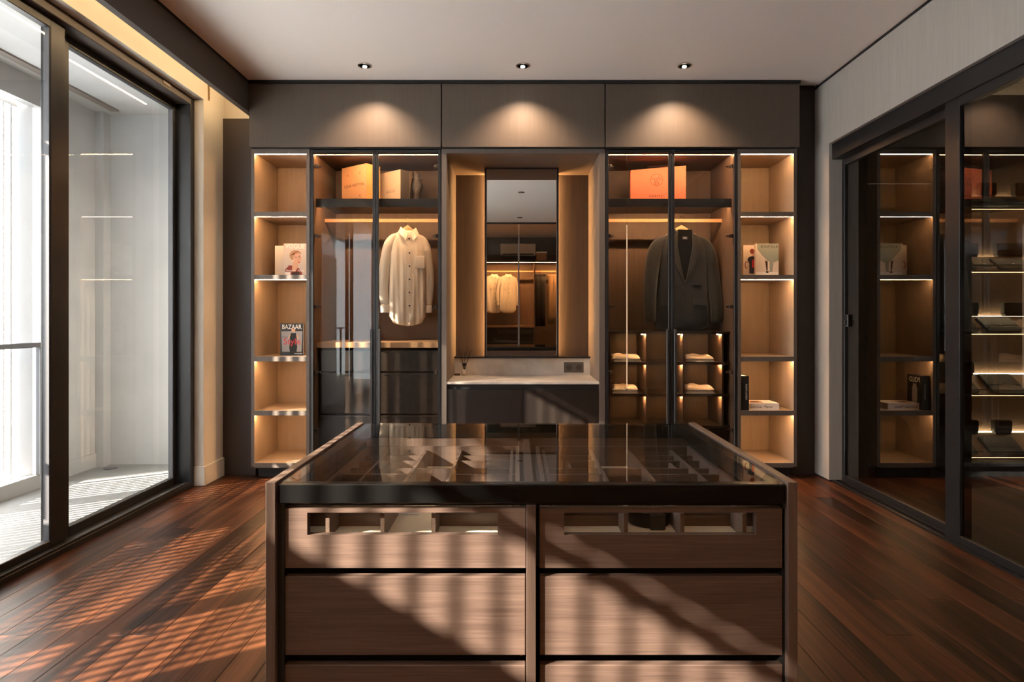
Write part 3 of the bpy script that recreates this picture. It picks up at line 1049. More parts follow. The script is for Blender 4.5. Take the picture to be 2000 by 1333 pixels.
# ================================================================== BOOKS
def book(name, label, x, y, z, w, d, h, rot, cover, page='paper_white', cat='book', group=None):
    """Standing book: front cover faces -y, spine on the -x side."""
    t = thing(name, label, cat, (x, y, z), group)
    c = MB()
    c.box(x - w / 2, x + w / 2, y - d / 2, y - d / 2 + 0.003, z, z + h)
    c.box(x - w / 2, x + w / 2, y + d / 2 - 0.003, y + d / 2, z, z + h)
    c.box(x - w / 2, x - w / 2 + 0.003, y - d / 2 + 0.003, y + d / 2 - 0.003, z, z + h)
    c.build('cover', cover, t)
    box('pages', x - w / 2 + 0.003, x + w / 2 - 0.004, y - d / 2 + 0.003, y + d / 2 - 0.003, z + 0.003, z + h - 0.003, page, t)
    t.rotation_euler = (0, 0, rot)
    return t


def prints(t, x, y, z, items, name='cover_print'):
    """Flat printed shapes on a cover whose face is at y; coordinates relative to x,z."""
    mats = []
    mb = MB()
    for k, (pts, m) in enumerate(items):
        if m not in mats:
            mats.append(m)
        yy = y - 0.0002 - 0.00006 * k
        n = len(pts)
        mb.add([(x + p[0], yy, z + p[1]) for p in pts], [tuple(range(n))], mats.index(m))
    o = mb.build(name, mats, t, fix=False)
    for p in o.data.polygons:
        pass
    return o


ZB = 1.542
# left bookcase, second bay
by = 4.86
bx = fx(554, by) + 0.02
b1 = book('book', 'white book half hidden behind the fashion cover book', bx, by + 0.03, ZB, 0.185, 0.036, 0.245, 0.10, 'paper_white')
for k, (zz, hh) in enumerate(((0.05, 0.05), (0.11, 0.08))):
    o = MB().box(bx - 0.0927, bx - 0.0924, by + 0.024, by + 0.036, ZB + zz, ZB + zz + hh).build('spine_print', 'ink_rust', b1)
bx2 = fx(577.5, 4.80)
b2 = book('book', 'beige fashion book with a headscarf portrait on its cover', bx2, 4.80, ZB, 0.176, 0.030, 0.253, 0.07, 'paper_warm')
fy = 4.80 - 0.015
prints(b2, bx2, fy, ZB, [
    ([(-0.07, 0.0), (-0.075, 0.05), (-0.045, 0.085), (-0.005, 0.078), (0.03, 0.06), (0.05, 0.03), (0.06, 0.0)], 'ink_rust'),
    ([(-0.024, 0.045), (-0.018, 0.115), (0.024, 0.105), (0.020, 0.065), (0.004, 0.040)], 'ink_skin'),
    (ell(0.000, 0.160, 0.043, 0.042, 28), 'ink_ochre'),
    (ell(0.016, 0.138, 0.032, 0.046, 28), 'ink_skin'),
    ([(-0.024, 0.150), (-0.026, 0.176), (-0.008, 0.194), (0.022, 0.198), (0.042, 0.186), (0.048, 0.172), (0.030, 0.178), (0.006, 0.172), (-0.012, 0.150), (-0.016, 0.128)], 'ink_ochre'),
    ([(-0.022, 0.172), (0.000, 0.188), (0.030, 0.194), (0.028, 0.190), (0.002, 0.183), (-0.020, 0.167)], 'ink_rust'),
    ([(-0.030, 0.160), (-0.012, 0.166), (0.002, 0.178), (-0.004, 0.178), (-0.016, 0.170), (-0.032, 0.165)], 'ink_brown'),
    (ell(-0.017, 0.118, 0.0035, 0.006, 10), 'ink_white'),
    ([(0.022, 0.154), (0.040, 0.156), (0.040, 0.158), (0.022, 0.157)], 'ink_brown'),
    ([(0.021, 0.140), (0.027, 0.122), (0.019, 0.121)], 'ink_ochre'),
    (ell(0.032, 0.147, 0.007, 0.0025, 10), 'ink_brown'),
    (ell(0.006, 0.146, 0.007, 0.0025, 10), 'ink_brown'),
    (ell(0.030, 0.107, 0.009, 0.004, 10), 'ink_red'),
    ([(-0.030, 0.0), (-0.02, 0.03), (0.03, 0.035), (0.045, 0.0)], 'ink_brown'),
])
lettering(b2, 'title', 'VOGUE', 0.052, (bx2, fy - 0.001, ZB + 0.230), 'ink_white', sx=0.86)
lettering(b2, 'subtitle', 'Beauties   Faces', 0.021, (bx2, fy - 0.0012, ZB + 0.042), 'ink_white')
MB().box(bx2 - 0.075, bx2 - 0.035, fy - 0.0009, fy - 0.0004, ZB + 0.008, ZB + 0.03).build('corner_block', 'ink_white', b2)
# third bay: black cover with a figure
bx3, y3, z3 = fx(571, 4.80), 4.80, 0.922
b3 = book('book', 'black fashion book with a figure in a black dress and red word', bx3, y3, z3, 0.178, 0.024, 0.250, 0.0, 'cover_black')
fy = y3 - 0.012
prints(b3, bx3, fy, z3, [
    ([(-0.075, 0.03), (0.075, 0.03), (0.082, 0.19), (-0.082, 0.19)], 'ink_grey'),
    (ell(0.012, 0.200, 0.015, 0.020), 'ink_skin'),
    (ell(0.010, 0.222, 0.015, 0.013), 'ink_black'),
    ([(-0.015, 0.165), (0.04, 0.165), (0.058, 0.13), (0.046, 0.128), (0.036, 0.15), (-0.010, 0.15), (-0.02, 0.13), (-0.03, 0.135)], 'ink_skin'),
    ([(-0.006, 0.176), (0.032, 0.176), (0.038, 0.14), (0.034, 0.11), (0.043, 0.07), (0.034, 0.010), (-0.014, 0.010), (-0.020, 0.07), (-0.012, 0.11), (-0.016, 0.14)], 'ink_black'),
])
lettering(b3, 'title', 'BAZAAR', 0.050, (bx3, fy - 0.001, z3 + 0.222), 'ink_white', sx=0.80)
lettering(b3, 'subtitle', 'Style', 0.070, (bx3 + 0.002, fy - 0.0013, z3 + 0.108), 'ink_red', sx=1.0)
lettering(b3, 'imprint', 'photography', 0.012, (bx3 + 0.05, fy - 0.001, z3 + 0.016), 'ink_white')
lettering(b3, 'author_line', 'Harper', 0.016, (bx3 - 0.05, fy - 0.001, z3 + 0.145), 'ink_black')

# right bookcase, second bay
x4, y4 = fx(1474, 4.84), 4.84
b4 = book('book', 'pale book with a red-haired figure, half hidden by its neighbour', x4, y4, ZB, 0.185, 0.030, 0.246, -0.05, 'paper_cream')
fy = y4 - 0.015
prints(b4, x4 - 0.047, fy, ZB, [
    ([(0.0, 0.02), (0.0, 0.10), (-0.015, 0.13), (-0.005, 0.15), (0.02, 0.16), (0.05, 0.155), (0.05, 0.02)], 'ink_navy'),
    ([(0.022, 0.07), (0.024, 0.13), (0.045, 0.135), (0.05, 0.07)], 'ink_red'),
    (ell(0.030, 0.185, 0.017, 0.025), 'ink_skin'),
    (ell(0.022, 0.198, 0.018, 0.020), 'ink_rust'),
    (ell(-0.022, 0.09, 0.014, 0.030, 16), 'ink_rust'),
    (ell(-0.020, 0.09, 0.009, 0.024, 16), 'paper_cream'),
])
lettering(b4, 'title', 'GENTLE', 0.028, (x4 - 0.02, fy - 0.001, ZB + 0.012), 'ink_white')
lettering(b4, 'spine_title', 'KINFOLK', 0.022, (x4 - 0.0935, y4, ZB + 0.13), 'ink_rust', rot=(PI / 2, PI / 2, -PI / 2))
x5, y5 = fx(1497, 4.78), 4.78
b5 = book('book', 'pale book with a billowing grey-green skirt on its cover', x5, y5, ZB, 0.178, 0.026, 0.250, 0.0, 'paper_cream')
fy = y5 - 0.013
prints(b5, x5, fy, ZB, [
    ([(-0.088, 0.0), (0.089, 0.0), (0.089, 0.028), (-0.088, 0.028)], 'paper_white'),
    ([(-0.080, 0.249), (-0.075, 0.205), (-0.045, 0.165), (-0.02, 0.14), (0.0, 0.118), (0.03, 0.105), (0.06, 0.107), (0.088, 0.12), (0.088, 0.249)], 'ink_mist'),
    ([(0.018, 0.112), (0.05, 0.106), (0.040, 0.03), (0.020, 0.03)], 'ink_mist'),
    ([(-0.016, 0.12), (0.004, 0.112), (0.004, 0.04), (-0.006, 0.04)], 'ink_brown'),
    (ell(0.001, 0.030, 0.013, 0.007, 10), 'ink_black'),
])
lettering(b5, 'title', 'KINFOLK', 0.030, (x5 + 0.018, fy - 0.001, ZB + 0.226), 'ink_brown', spacing=1.15)
# right bookcase, fourth bay
z6 = 0.512
x6, y6 = fx(1449, 4.74), 4.76
b6 = thing('book', 'thick dark book standing on end with pale spine lettering', 'book', (x6, y6, z6))
c = MB()
c.box(x6 - 0.028, x6 + 0.028, y6 - 0.09, y6 - 0.087, z6, z6 + 0.262).box(x6 - 0.028, x6 - 0.025, y6 - 0.087, y6 + 0.09, z6, z6 + 0.262).box(x6 + 0.025, x6 + 0.028, y6 - 0.087, y6 + 0.09, z6, z6 + 0.262)
c.build('cover', 'cover_black', b6)
box('pages', x6 - 0.025, x6 + 0.025, y6 - 0.087, y6 + 0.086, z6 + 0.004, z6 + 0.258, 'paper_white', b6)
lettering(b6, 'spine_title', 'RALPH LAUREN', 0.017, (x6 + 0.008, y6 - 0.0905, z6 + 0.14), 'ink_white', rot=(PI / 2, PI / 2, 0))
lettering(b6, 'cover_title', 'POLO', 0.055, (x6 + 0.0285, y6, z6 + 0.225), 'ink_white', rot=(PI / 2, 0, PI / 2), sx=0.9)
prt = MB()
for y0, y1, za, zb in ((-0.03, 0.03, 0.02, 0.17), (-0.05, 0.05, 0.01, 0.05), (-0.02, 0.02, 0.17, 0.195)):
    prt.box(x6 + 0.0281, x6 + 0.0284, y6 + y0, y6 + y1, z6 + za, z6 + zb)
prt.build('cover_print', 'ink_grey', b6)
x7a, x7b = fx(1459, 4.72), fx(1519.5, 4.72)
b7 = thing('book', 'white book lying flat on the shelf with spine lettering', 'book', ((x7a + x7b) / 2, 4.80, z6))
c = MB()
c.box(x7a, x7b, 4.70, 4.88, z6, z6 + 0.003).box(x7a, x7b, 4.70, 4.88, z6 + 0.047, z6 + 0.050).box(x7a, x7b, 4.70, 4.703, z6 + 0.003, z6 + 0.047)
c.build('cover', 'paper_white', b7)
box('pages', x7a + 0.003, x7b - 0.003, 4.703, 4.877, z6 + 0.003, z6 + 0.047, 'paper_warm', b7)
lettering(b7, 'spine_title', 'Delicious  Places', 0.026, ((x7a + x7b) / 2 - 0.02, 4.6992, z6 + 0.023), 'ink_brown')
pr = MB()
pr.add([(x7a + 0.03, 4.73, z6 + 0.0504), (x7a + 0.13, 4.73, z6 + 0.0504), (x7a + 0.14, 4.84, z6 + 0.0504), (x7a + 0.02, 4.84, z6 + 0.0504)], [(0, 1, 2, 3)], 0)
pr.add([(x7a + 0.05, 4.76, z6 + 0.0507), (x7a + 0.10, 4.75, z6 + 0.0507), (x7a + 0.12, 4.80, z6 + 0.0507), (x7a + 0.06, 4.82, z6 + 0.0507)], [(0, 1, 2, 3)], 1)
pr.build('cover_print', ['ink_ochre', 'ink_brown'], b7)

# ================================================================== BAGS AND BOXES
ZS = 2.132


def carton(name, label, cat, x, y, w, d, h, rot, mats, lid=False):
    t = thing(name, label, cat, (x, y, ZS))
    w2, d2 = w / 2, d / 2
    e = 0.0025
    m = MB()
    m.box(x - w2, x + w2, y - d2, y - d2 + e, ZS, ZS + h).build('front_panel', mats[0], t)
    MB().box(x - w2, x + w2, y + d2 - e, y + d2, ZS, ZS + h).build('back_panel', mats[0], t)
    MB().box(x + w2 - e, x + w2, y - d2 + e, y + d2 - e, ZS, ZS + h).build('side_panel', mats[1], t)
    MB().box(x - w2, x - w2 + e, y - d2 + e, y + d2 - e, ZS, ZS + h).build('side_panel', mats[1], t)
    MB().box(x - w2 + e, x + w2 - e, y - d2 + e, y + d2 - e, ZS, ZS + e).build('base_panel', mats[0], t)
    if lid:
        MB().box(x - w2, x + w2, y - d2, y + d2, ZS + h, ZS + h + e).build('lid', mats[0], t)
    t.rotation_euler = (0, 0, rot)
    return t


# orange box, turned so that one corner points forward
cx, cy = fx(703, 4.95), 4.98
t = carton('shopping_bag', 'orange printed paper box turned cornerwise on the wardrobe shelf', 'paper box', cx, cy, 0.30, 0.14, 0.30, -0.62, ('box_orange', 'box_yellow'), True)
lettering(t, 'brand_name', 'LOUIS VUITTON', 0.032, (cx, cy - 0.0705, ZS + 0.145), 'ink_brown')
for px, pz, s in ((-0.075, 0.235, 'v'), (0.075, 0.235, 'C'), (-0.075, 0.035, 'v'), (0.075, 0.055, 'C')):
    lettering(t, 'monogram', s, 0.032, (cx + px, cy - 0.0705, ZS + pz), 'ink_brown')
# sand bag
cx, cy = fx(768, 4.95), 4.99
t = carton('shopping_bag', 'sand coloured paper bag above the white shirt', 'paper bag', cx, cy, 0.27, 0.10, 0.262, -0.68, ('bag_sand', 'bag_grey'))
lettering(t, 'brand_name', 'GUCCI', 0.030, (cx + 0.015, cy - 0.0505, ZS + 0.100), 'ink_brown', spacing=1.3)
# crumpled grey pouch
cx, cy = fx(813, 5.0), 5.02
pouch = thing('dust_pouch', 'crumpled grey dust pouch next to the sand bag', 'pouch', (cx, cy, ZS))
rings = []
rnd = random.Random(3)
for k in range(9):
    zz = ZS + 0.262 * k / 8
    w = 0.036 + 0.012 * math.cos(k * 1.3)
    rings.append([(cx + w * math.cos(2 * PI * i / 20) * (1 + 0.12 * math.sin(3 * i + k)), cy + 0.045 * math.sin(2 * PI * i / 20) + 0.008 * math.sin(5 * i + 2 * k), zz + (0.01 * math.sin(i) if k == 8 else 0)) for i in range(20)])
MB().loft(rings).build('pouch_body', 'bag_grey', pouch, smooth=True)
MB().tube([(cx + 0.037 * math.cos(2 * PI * i / 24), cy + 0.046 * math.sin(2 * PI * i / 24), ZS + 0.215) for i in range(25)], 0.003, 6).build('drawstring', 'ink_grey', pouch)
# coral bag with emblem
cx, cy = fx(1287, 4.90), 4.96
w, h, dd = 0.435, 0.285, 0.10
hb = thing('shopping_bag', 'bright coral orange paper bag with round emblem above the dark jacket', 'paper bag', (cx, cy, ZS))
e = 0.002
MB().prism([(cx - w / 2, ZS), (cx + w / 2, ZS), (cx + w / 2, ZS + h + 0.012), (cx - w / 2 + 0.006, ZS + h - 0.015)], cy - dd / 2, cy - dd / 2 + e).build('front_panel', 'bag_orange', hb)
MB().prism([(cx - w / 2, ZS), (cx + w / 2, ZS), (cx + w / 2, ZS + h + 0.012), (cx - w / 2 + 0.006, ZS + h - 0.015)], cy + dd / 2 - e, cy + dd / 2).build('back_panel', 'bag_orange', hb)
for x in (cx - w / 2, cx + w / 2 - e):
    box('side_panel', x, x + e, cy - dd / 2 + e, cy + dd / 2 - e, ZS, ZS + h - 0.016, 'bag_orange', hb)
box('base_panel', cx - w / 2, cx + w / 2, cy - dd / 2 + e, cy + dd / 2 - e, ZS, ZS + e, 'bag_orange', hb)
for s in (-1, 1):
    MB().tube([(cx - 0.09, cy + s * (dd / 2 - 0.004), ZS + h - 0.03), (cx - 0.085, cy + s * (dd / 2 - 0.004), ZS + h + 0.012), (cx - 0.06, cy + s * (dd / 2 - 0.02), ZS + h + 0.018),
               (cx + 0.06, cy + s * (dd / 2 - 0.02), ZS + h + 0.018), (cx + 0.085, cy + s * (dd / 2 - 0.004), ZS + h + 0.012), (cx + 0.09, cy + s * (dd / 2 - 0.004), ZS + h - 0.03)], 0.003, 6).build('handle', 'ink_brown', hb)
ec = (cx - 0.012, ZS + 0.187)
em = MB()


def ring2(mb, c, r, wd, y, n=36, sx=1.0):
    v, f = [], []
    for i in range(n):
        t = 2 * PI * i / n
        for rr in (r, r - wd):
            v.append((c[0] + rr * math.cos(t) * sx, y, c[1] + rr * math.sin(t)))
    for i in range(n):
        j = (i + 1) % n
        f.append((2 * i, 2 * j, 2 * j + 1, 2 * i + 1))
    mb.add(v, f)


def bar2(mb, x0, z0, x1, z1, wd, y):
    d = Vector((x1 - x0, z1 - z0)).normalized() * wd / 2
    mb.add([(x0 - d.y, y, z0 + d.x), (x0 + d.y, y, z0 - d.x), (x1 + d.y, y, z1 - d.x), (x1 - d.y, y, z1 + d.x)], [(0, 1, 2, 3)])


ye = cy - dd / 2 - 0.0006
ring2(em, ec, 0.050, 0.0030, ye)
ring2(em, (ec[0], ec[1] - 0.024), 0.019, 0.0030, ye, 24)
bar2(em, ec[0] - 0.047, ec[1] + 0.002, ec[0] + 0.047, ec[1] + 0.002, 0.0022, ye)
for x0, z0, x1, z1 in ((-0.010, -0.036, -0.010, -0.012), (0.010, -0.036, 0.010, -0.012), (-0.010, -0.024, 0.010, -0.024),
                       (-0.034, 0.010, -0.022, 0.016), (-0.022, 0.016, -0.012, 0.006), (-0.006, 0.010, 0.006, 0.010), (0.004, 0.008, 0.010, 0.020),
                       (0.010, 0.020, 0.020, 0.016), (0.020, 0.016, 0.024, 0.008), (0.024, 0.024, 0.030, 0.010), (0.014, 0.024, 0.024, 0.024)):
    bar2(em, ec[0] + x0, ec[1] + z0, ec[0] + x1, ec[1] + z1, 0.0028, ye)
em.build('emblem', 'ink_brown', hb, fix=False)
lettering(hb, 'brand_name', 'HERMES', 0.028, (ec[0] + 0.002, ye, ZS + 0.056), 'ink_brown', spacing=1.35)
hb.rotation_euler = (0, 0, -0.10)

# ================================================================== GARMENTS
def garment_ring(w, t, z, n, cx=0.0, cy=0.0, folds=0.0, ph=0.0, sq=0.75, zdip=0.0):
    r = []
    for i in range(n):
        a = 2 * PI * i / n
        c, s = math.cos(a), math.sin(a)
        x = w * math.copysign(abs(c) ** sq, c)
        y = t * math.copysign(abs(s) ** sq, s)
        y += folds * math.sin(14 * x / max(w, 0.05) + ph) * (1 - 0.5 * abs(c)) + folds * 0.6 * math.sin(5.3 * x / max(w, 0.05) + 2 * ph)
        x += folds * 0.5 * math.sin(ph * 2 + 3 * a)
        r.append((cx + x, cy + y, z + zdip * abs(c) ** 2))
    return r


def hanger(x, y, zrod, rot, label, half=0.19):
    t = thing('coat_hanger', label, 'hanger', (x, y, zrod))
    m = MB()
    # hook
    pts = [(x + 0.012 * math.cos(a) , y, zrod + 0.004 + 0.018 * math.sin(a)) for a in [(-0.2 + k * 0.34) for k in range(11)]]
    pts = [(x - 0.017 * math.cos(-PI * 0.15 + k * PI * 1.25 / 12), y, zrod + 0.0165 * math.sin(-PI * 0.15 + k * PI * 1.25 / 12)) for k in range(13)]
    pts = pts + [(x + 0.010, y, zrod - 0.02), (x, y, zrod - 0.032), (x, y, zrod - 0.06)]
    m.tube(pts, 0.0022, 8)
    m.build('hook', 'chrome', t)
    rings = []
    for k in range(-8, 9):
        u = k / 8.0
        zz = zrod - 0.070 - 0.115 * abs(u) ** 1.1
        hh = 0.022 - 0.008 * abs(u)
        dd = 0.013
        xx = x + u * half
        yy = y - 0.02 * (1 - abs(u)) * 0 
        rings.append([(xx, yy + dd * math.cos(2 * PI * i / 10), zz + hh * math.sin(2 * PI * i / 10)) for i in range(10)])
    MB().loft(rings).build('shoulder_bar', 'hanger_wood', t, smooth=True)
    MB().cyl((x - half * 0.72, y, zrod - 0.180), (x + half * 0.72, y, zrod - 0.180), 0.005, n=8).build('trouser_bar', 'hanger_wood', t)
    t.rotation_euler = (0, 0, rot)
    return t


def shirt(x, y, zrod, rot, label, half=0.150, length=0.86, cat='shirt', name='shirt', group=None):
    t = thing(name, label, cat, (x, y, zrod), group)
    n = 56
    n = 96
    key = [(-length, 0.80, 0.040, 0.010), (-length + 0.05, 0.98, 0.050, 0.010), (-length + 0.20, 0.97, 0.052, 0.009),
           (-0.50, 0.95, 0.052, 0.007), (-0.36, 0.94, 0.052, 0.005), (-0.25, 0.95, 0.050, 0.003), (-0.19, 0.955, 0.045, 0.001), (-0.158, 0.93, 0.040, 0.0),
           (-0.138, 0.82, 0.036, 0.0), (-0.118, 0.62, 0.034, 0.0), (-0.100, 0.42, 0.034, 0.0)]
    lev = []
    for k in range(len(key) - 1):
        m = 6 if key[k + 1][0] - key[k][0] > 0.09 else 2
        for q in range(m):
            lev.append(tuple(key[k][j] + (key[k + 1][j] - key[k][j]) * q / m for j in range(4)))
    lev.append(key[-1])
    rings = []
    for (zz, wf, th, fo) in lev:
        ring = []
        for i in range(n):
            a_ = 2 * PI * i / n
            c, q = math.cos(a_), math.sin(a_)
            xx = wf * half * math.copysign(abs(c) ** 0.75, c)
            yy = th * math.copysign(abs(q) ** 0.75, q)
            g = xx / half
            side = 0 if q > 0 else 2.1
            yy += fo * (math.sin(11 * g + side + 1.5 * math.sin(5 * zz)) + 0.6 * math.sin(23 * g + 4 * zz + side)) * (1 - 0.6 * abs(g))
            yy += 0.0016 * math.sin(60 * zz + 9 * g) * (1 if fo > 0.002 else 0)
            low = max(0.0, min(1.0, (-length + 0.12 - zz) / 0.12))
            ring.append((x + xx, y + yy, zrod + zz + 0.045 * low * min(1, abs(g)) ** 2))
        rings.append(ring)
    b = MB().loft(rings).build('torso', 'shirt_cloth', t, smooth=True)
    # sleeves
    for s in (-1, 1):
        path = [(x + s * half * 0.55, y + 0.0, zrod - 0.128, 0.016, 0.028), (x + s * half * 0.80, y + 0.003, zrod - 0.152, 0.030, 0.038), (x + s * half * 0.98, y + 0.008, zrod - 0.205, 0.044, 0.043), (x + s * (half + 0.008), y + 0.014, zrod - 0.27, 0.046, 0.043),
                (x + s * (half + 0.024), y + 0.024, zrod - 0.36, 0.045, 0.040), (x + s * (half + 0.036), y + 0.030, zrod - 0.46, 0.043, 0.036), (x + s * (half + 0.040), y + 0.030, zrod - 0.58, 0.040, 0.032),
                (x + s * (half + 0.030), y + 0.024, zrod - 0.67, 0.035, 0.028), (x + s * (half + 0.026), y + 0.022, zrod - 0.70, 0.032, 0.026)]
        sl = MB().sleeve(path, 22, 0.05).build('sleeve', 'shirt_cloth', t, smooth=True)
        sm = sl.modifiers.new('smooth', 'SUBSURF'); sm.levels = 1; sm.render_levels = 1
        path = [(p[0] - x, p[1] - y, p[2] - zrod, p[3], p[4]) for p in path]
        px, py, pz, rx, ry = path[-1]
        cf = [[(x + px + (rx + q) * math.cos(2 * PI * i / 18), y + py + (ry + q) * math.sin(2 * PI * i / 18), zrod + zz) for i in range(18)] for q, zz in ((0.002, -0.755), (0.004, -0.75), (0.005, -0.70), (0.001, -0.69))]
        MB().loft(cf).build('cuff', 'shirt_cloth', sl, smooth=True)
    # collar: two leaves
    for s in (-1, 1):
        c = MB()
        pts_o = [(s * 0.062, 0.004, -0.088), (s * 0.058, -0.020, -0.070), (s * 0.030, -0.044, -0.100), (s * 0.008, -0.056, -0.125)]
        low = [(s * 0.080, 0.000, -0.118), (s * 0.078, -0.030, -0.115), (s * 0.054, -0.058, -0.150), (s * 0.026, -0.066, -0.185)]
        v = [(x + p[0], y + p[1], zrod + p[2]) for p in pts_o + low]
        v2 = [(p[0] + s * 0.004, p[1] - 0.005, p[2]) for p in v]
        f = []
        for k in range(3):
            f.append((k, k + 1, 5 + k, 4 + k)); f.append((8 + k, 12 + k, 13 + k, 9 + k))
            f.append((k, 8 + k, 9 + k, k + 1)); f.append((4 + k, 5 + k, 13 + k, 12 + k))
        f += [(0, 4, 12, 8), (3, 11, 15, 7)]
        c.add(v + v2, f).build('collar_leaf', 'shirt_cloth', t)
    band = [[(x + 0.060 * math.cos(a) , y + 0.036 * math.sin(a) + 0.002, zrod + z - 0.018 * max(0, -math.sin(a))) for a in [2 * PI * i / 24 for i in range(24)]] for z in (-0.115, -0.076)]
    MB().loft(band, caps=False).build('collar_band', 'shirt_cloth', t, smooth=True)
    # placket, pocket, buttons
    pl = MB()
    zs = [-0.13, -0.25, -0.40, -0.55, -0.70, -0.83]
    ybulge = [-0.038, -0.054, -0.058, -0.058, -0.058, -0.053]
    rg = [[(x - 0.016, y + yb, zrod + z), (x + 0.016, y + yb, zrod + z), (x + 0.016, y + yb + 0.010, zrod + z), (x - 0.016, y + yb + 0.010, zrod + z)] for z, yb in zip(zs, ybulge)]
    pl.loft(rg).build('placket', 'shirt_cloth', t)
    for z in (-0.165, -0.28, -0.385, -0.49, -0.595, -0.70):
        yb = -0.047 if z > -0.2 else -0.060
        MB().cyl((x, y + yb - 0.001, zrod + z), (x, y + yb - 0.005, zrod + z), 0.0070, n=12).build('button', 'button_dark', t)
    MB().box(x + 0.045, x + 0.125, y - 0.0585, y - 0.050, zrod - 0.40, zrod - 0.30, 0.002).build('pocket', 'shirt_cloth', t)
    t.rotation_euler = (0, 0, rot)
    return t


def jacket(x, y, zrod, rot, label):
    t = thing('jacket', label, 'jacket', (x, y, zrod))
    half = 0.225
    n = 60
    prof = [(-0.90, 0.225, 0.058, 0.002), (-0.84, 0.228, 0.064, 0.003), (-0.66, 0.215, 0.066, 0.003), (-0.48, 0.200, 0.066, 0.002), (-0.34, 0.205, 0.066, 0.002),
            (-0.235, 0.214, 0.062, 0.001), (-0.19, 0.214, 0.056, 0.0), (-0.168, 0.200, 0.050, 0.0), (-0.145, 0.160, 0.046, 0.0), (-0.122, 0.110, 0.044, 0.0), (-0.108, 0.070, 0.044, 0.0)]
    rings = [[(x + p[0], y + p[1], zrod + p[2]) for p in garment_ring(w, th, zz, n, folds=fo, ph=0.5 * k, sq=0.70)] for k, (zz, w, th, fo) in enumerate(prof)]
    b = MB().loft(rings).build('torso', 'jacket_cloth', t, smooth=True)
    sub = b.modifiers.new('smooth', 'SUBSURF'); sub.levels = 1; sub.render_levels = 1
    for s in (-1, 1):
        path = [(x + s * 0.120, y, zrod - 0.150, 0.018, 0.034), (x + s * 0.170, y, zrod - 0.172, 0.034, 0.048), (x + s * 0.208, y - 0.002, zrod - 0.215, 0.052, 0.056), (x + s * 0.228, y - 0.004, zrod - 0.28, 0.059, 0.058), (x + s * 0.248, y - 0.010, zrod - 0.38, 0.058, 0.056),
                (x + s * 0.266, y - 0.018, zrod - 0.52, 0.053, 0.052), (x + s * 0.276, y - 0.034, zrod - 0.66, 0.049, 0.048), (x + s * 0.277, y - 0.050, zrod - 0.80, 0.045, 0.043), (x + s * 0.276, y - 0.056, zrod - 0.84, 0.044, 0.042)]
        sl = MB().sleeve(path, 22, 0.025).build('sleeve', 'jacket_cloth', t, smooth=True)
        sm = sl.modifiers.new('smooth', 'SUBSURF'); sm.levels = 1; sm.render_levels = 1
        for q in range(3):
            MB().cyl((x + s * 0.30, y - 0.092, zrod - 0.80 + q * 0.022), (x + s * 0.30, y - 0.097, zrod - 0.80 + q * 0.022), 0.006, n=10).build('cuff_button', 'button_dark', sl)
    # dark lining in the V opening
    MB().prism([(x - 0.060, zrod - 0.095), (x + 0.060, zrod - 0.095), (x + 0.070, zrod - 0.20), (x + 0.01, zrod - 0.50), (x - 0.01, zrod - 0.50), (x - 0.070, zrod - 0.20)], y - 0.0705, y - 0.069).build('lining', 'jacket_lining', t)
    MB().box(x - 0.022, x + 0.022, y - 0.0722, y - 0.0708, zrod - 0.175, zrod - 0.150).build('neck_label', 'ink_navy', t)
    MB().box(x - 0.014, x + 0.014, y - 0.0728, y - 0.0722, zrod - 0.165, zrod - 0.160).build('neck_label_print', 'ink_white', t)
    # lapels with notch, collar
    for s in (-1, 1):
        lp = [(s * 0.058, -0.105), (s * 0.118, -0.215), (s * 0.090, -0.232), (s * 0.125, -0.262), (s * 0.060, -0.42), (s * 0.004, -0.515), (s * 0.030, -0.40), (s * 0.064, -0.22)]
        MB().prism([(x + p, zrod + z) for p, z in lp], y - 0.080, y - 0.0712).build('lapel', 'jacket_cloth', t)
        MB().prism([(x + s * 0.035, zrod - 0.52), (x + s * 0.14, zrod - 0.52), (x + s * 0.14, zrod - 0.535), (x + s * 0.035, zrod - 0.535)], y - 0.071, y - 0.060).build('pocket_welt', 'jacket_cloth', t)
        MB().prism([(x + s * 0.075, zrod - 0.64), (x + s * 0.185, zrod - 0.65), (x + s * 0.185, zrod - 0.70), (x + s * 0.075, zrod - 0.69)], y - 0.076, y - 0.064).build('pocket_flap', 'jacket_cloth', t)
    MB().tube([(x - 0.066, y - 0.045, zrod - 0.115), (x - 0.062, y - 0.005, zrod - 0.092), (x - 0.04, y + 0.035, zrod - 0.080), (x, y + 0.045, zrod - 0.077), (x + 0.04, y + 0.035, zrod - 0.080), (x + 0.062, y - 0.005, zrod - 0.092), (x + 0.066, y - 0.045, zrod - 0.115)], [0.014] * 7, 10).build('collar', 'jacket_cloth', t, smooth=True)
    for z in (-0.56, -0.68):
        MB().cyl((x - 0.012, y - 0.066, zrod + z), (x - 0.012, y - 0.073, zrod + z), 0.009, n=12).build('button', 'button_dark', t)
    t.rotation_euler = (0, 0, rot)
    return t


ROD = 2.013
shx, shy = fx(796, 4.947), 4.947
hanger(shx, shy, ROD, 0.42, 'wooden hanger under the collar of the white shirt', 0.15)
shirt(shx, shy, ROD, 0.42, 'white button shirt hanging in the glass wardrobe')
jkx = fx(1331, 4.947)
hanger(jkx, shy, ROD, 0.12, 'wooden hanger inside the dark jacket', 0.19)
jacket(jkx, shy, ROD, 0.12, 'dark grey suit jacket hanging in the glass wardrobe')

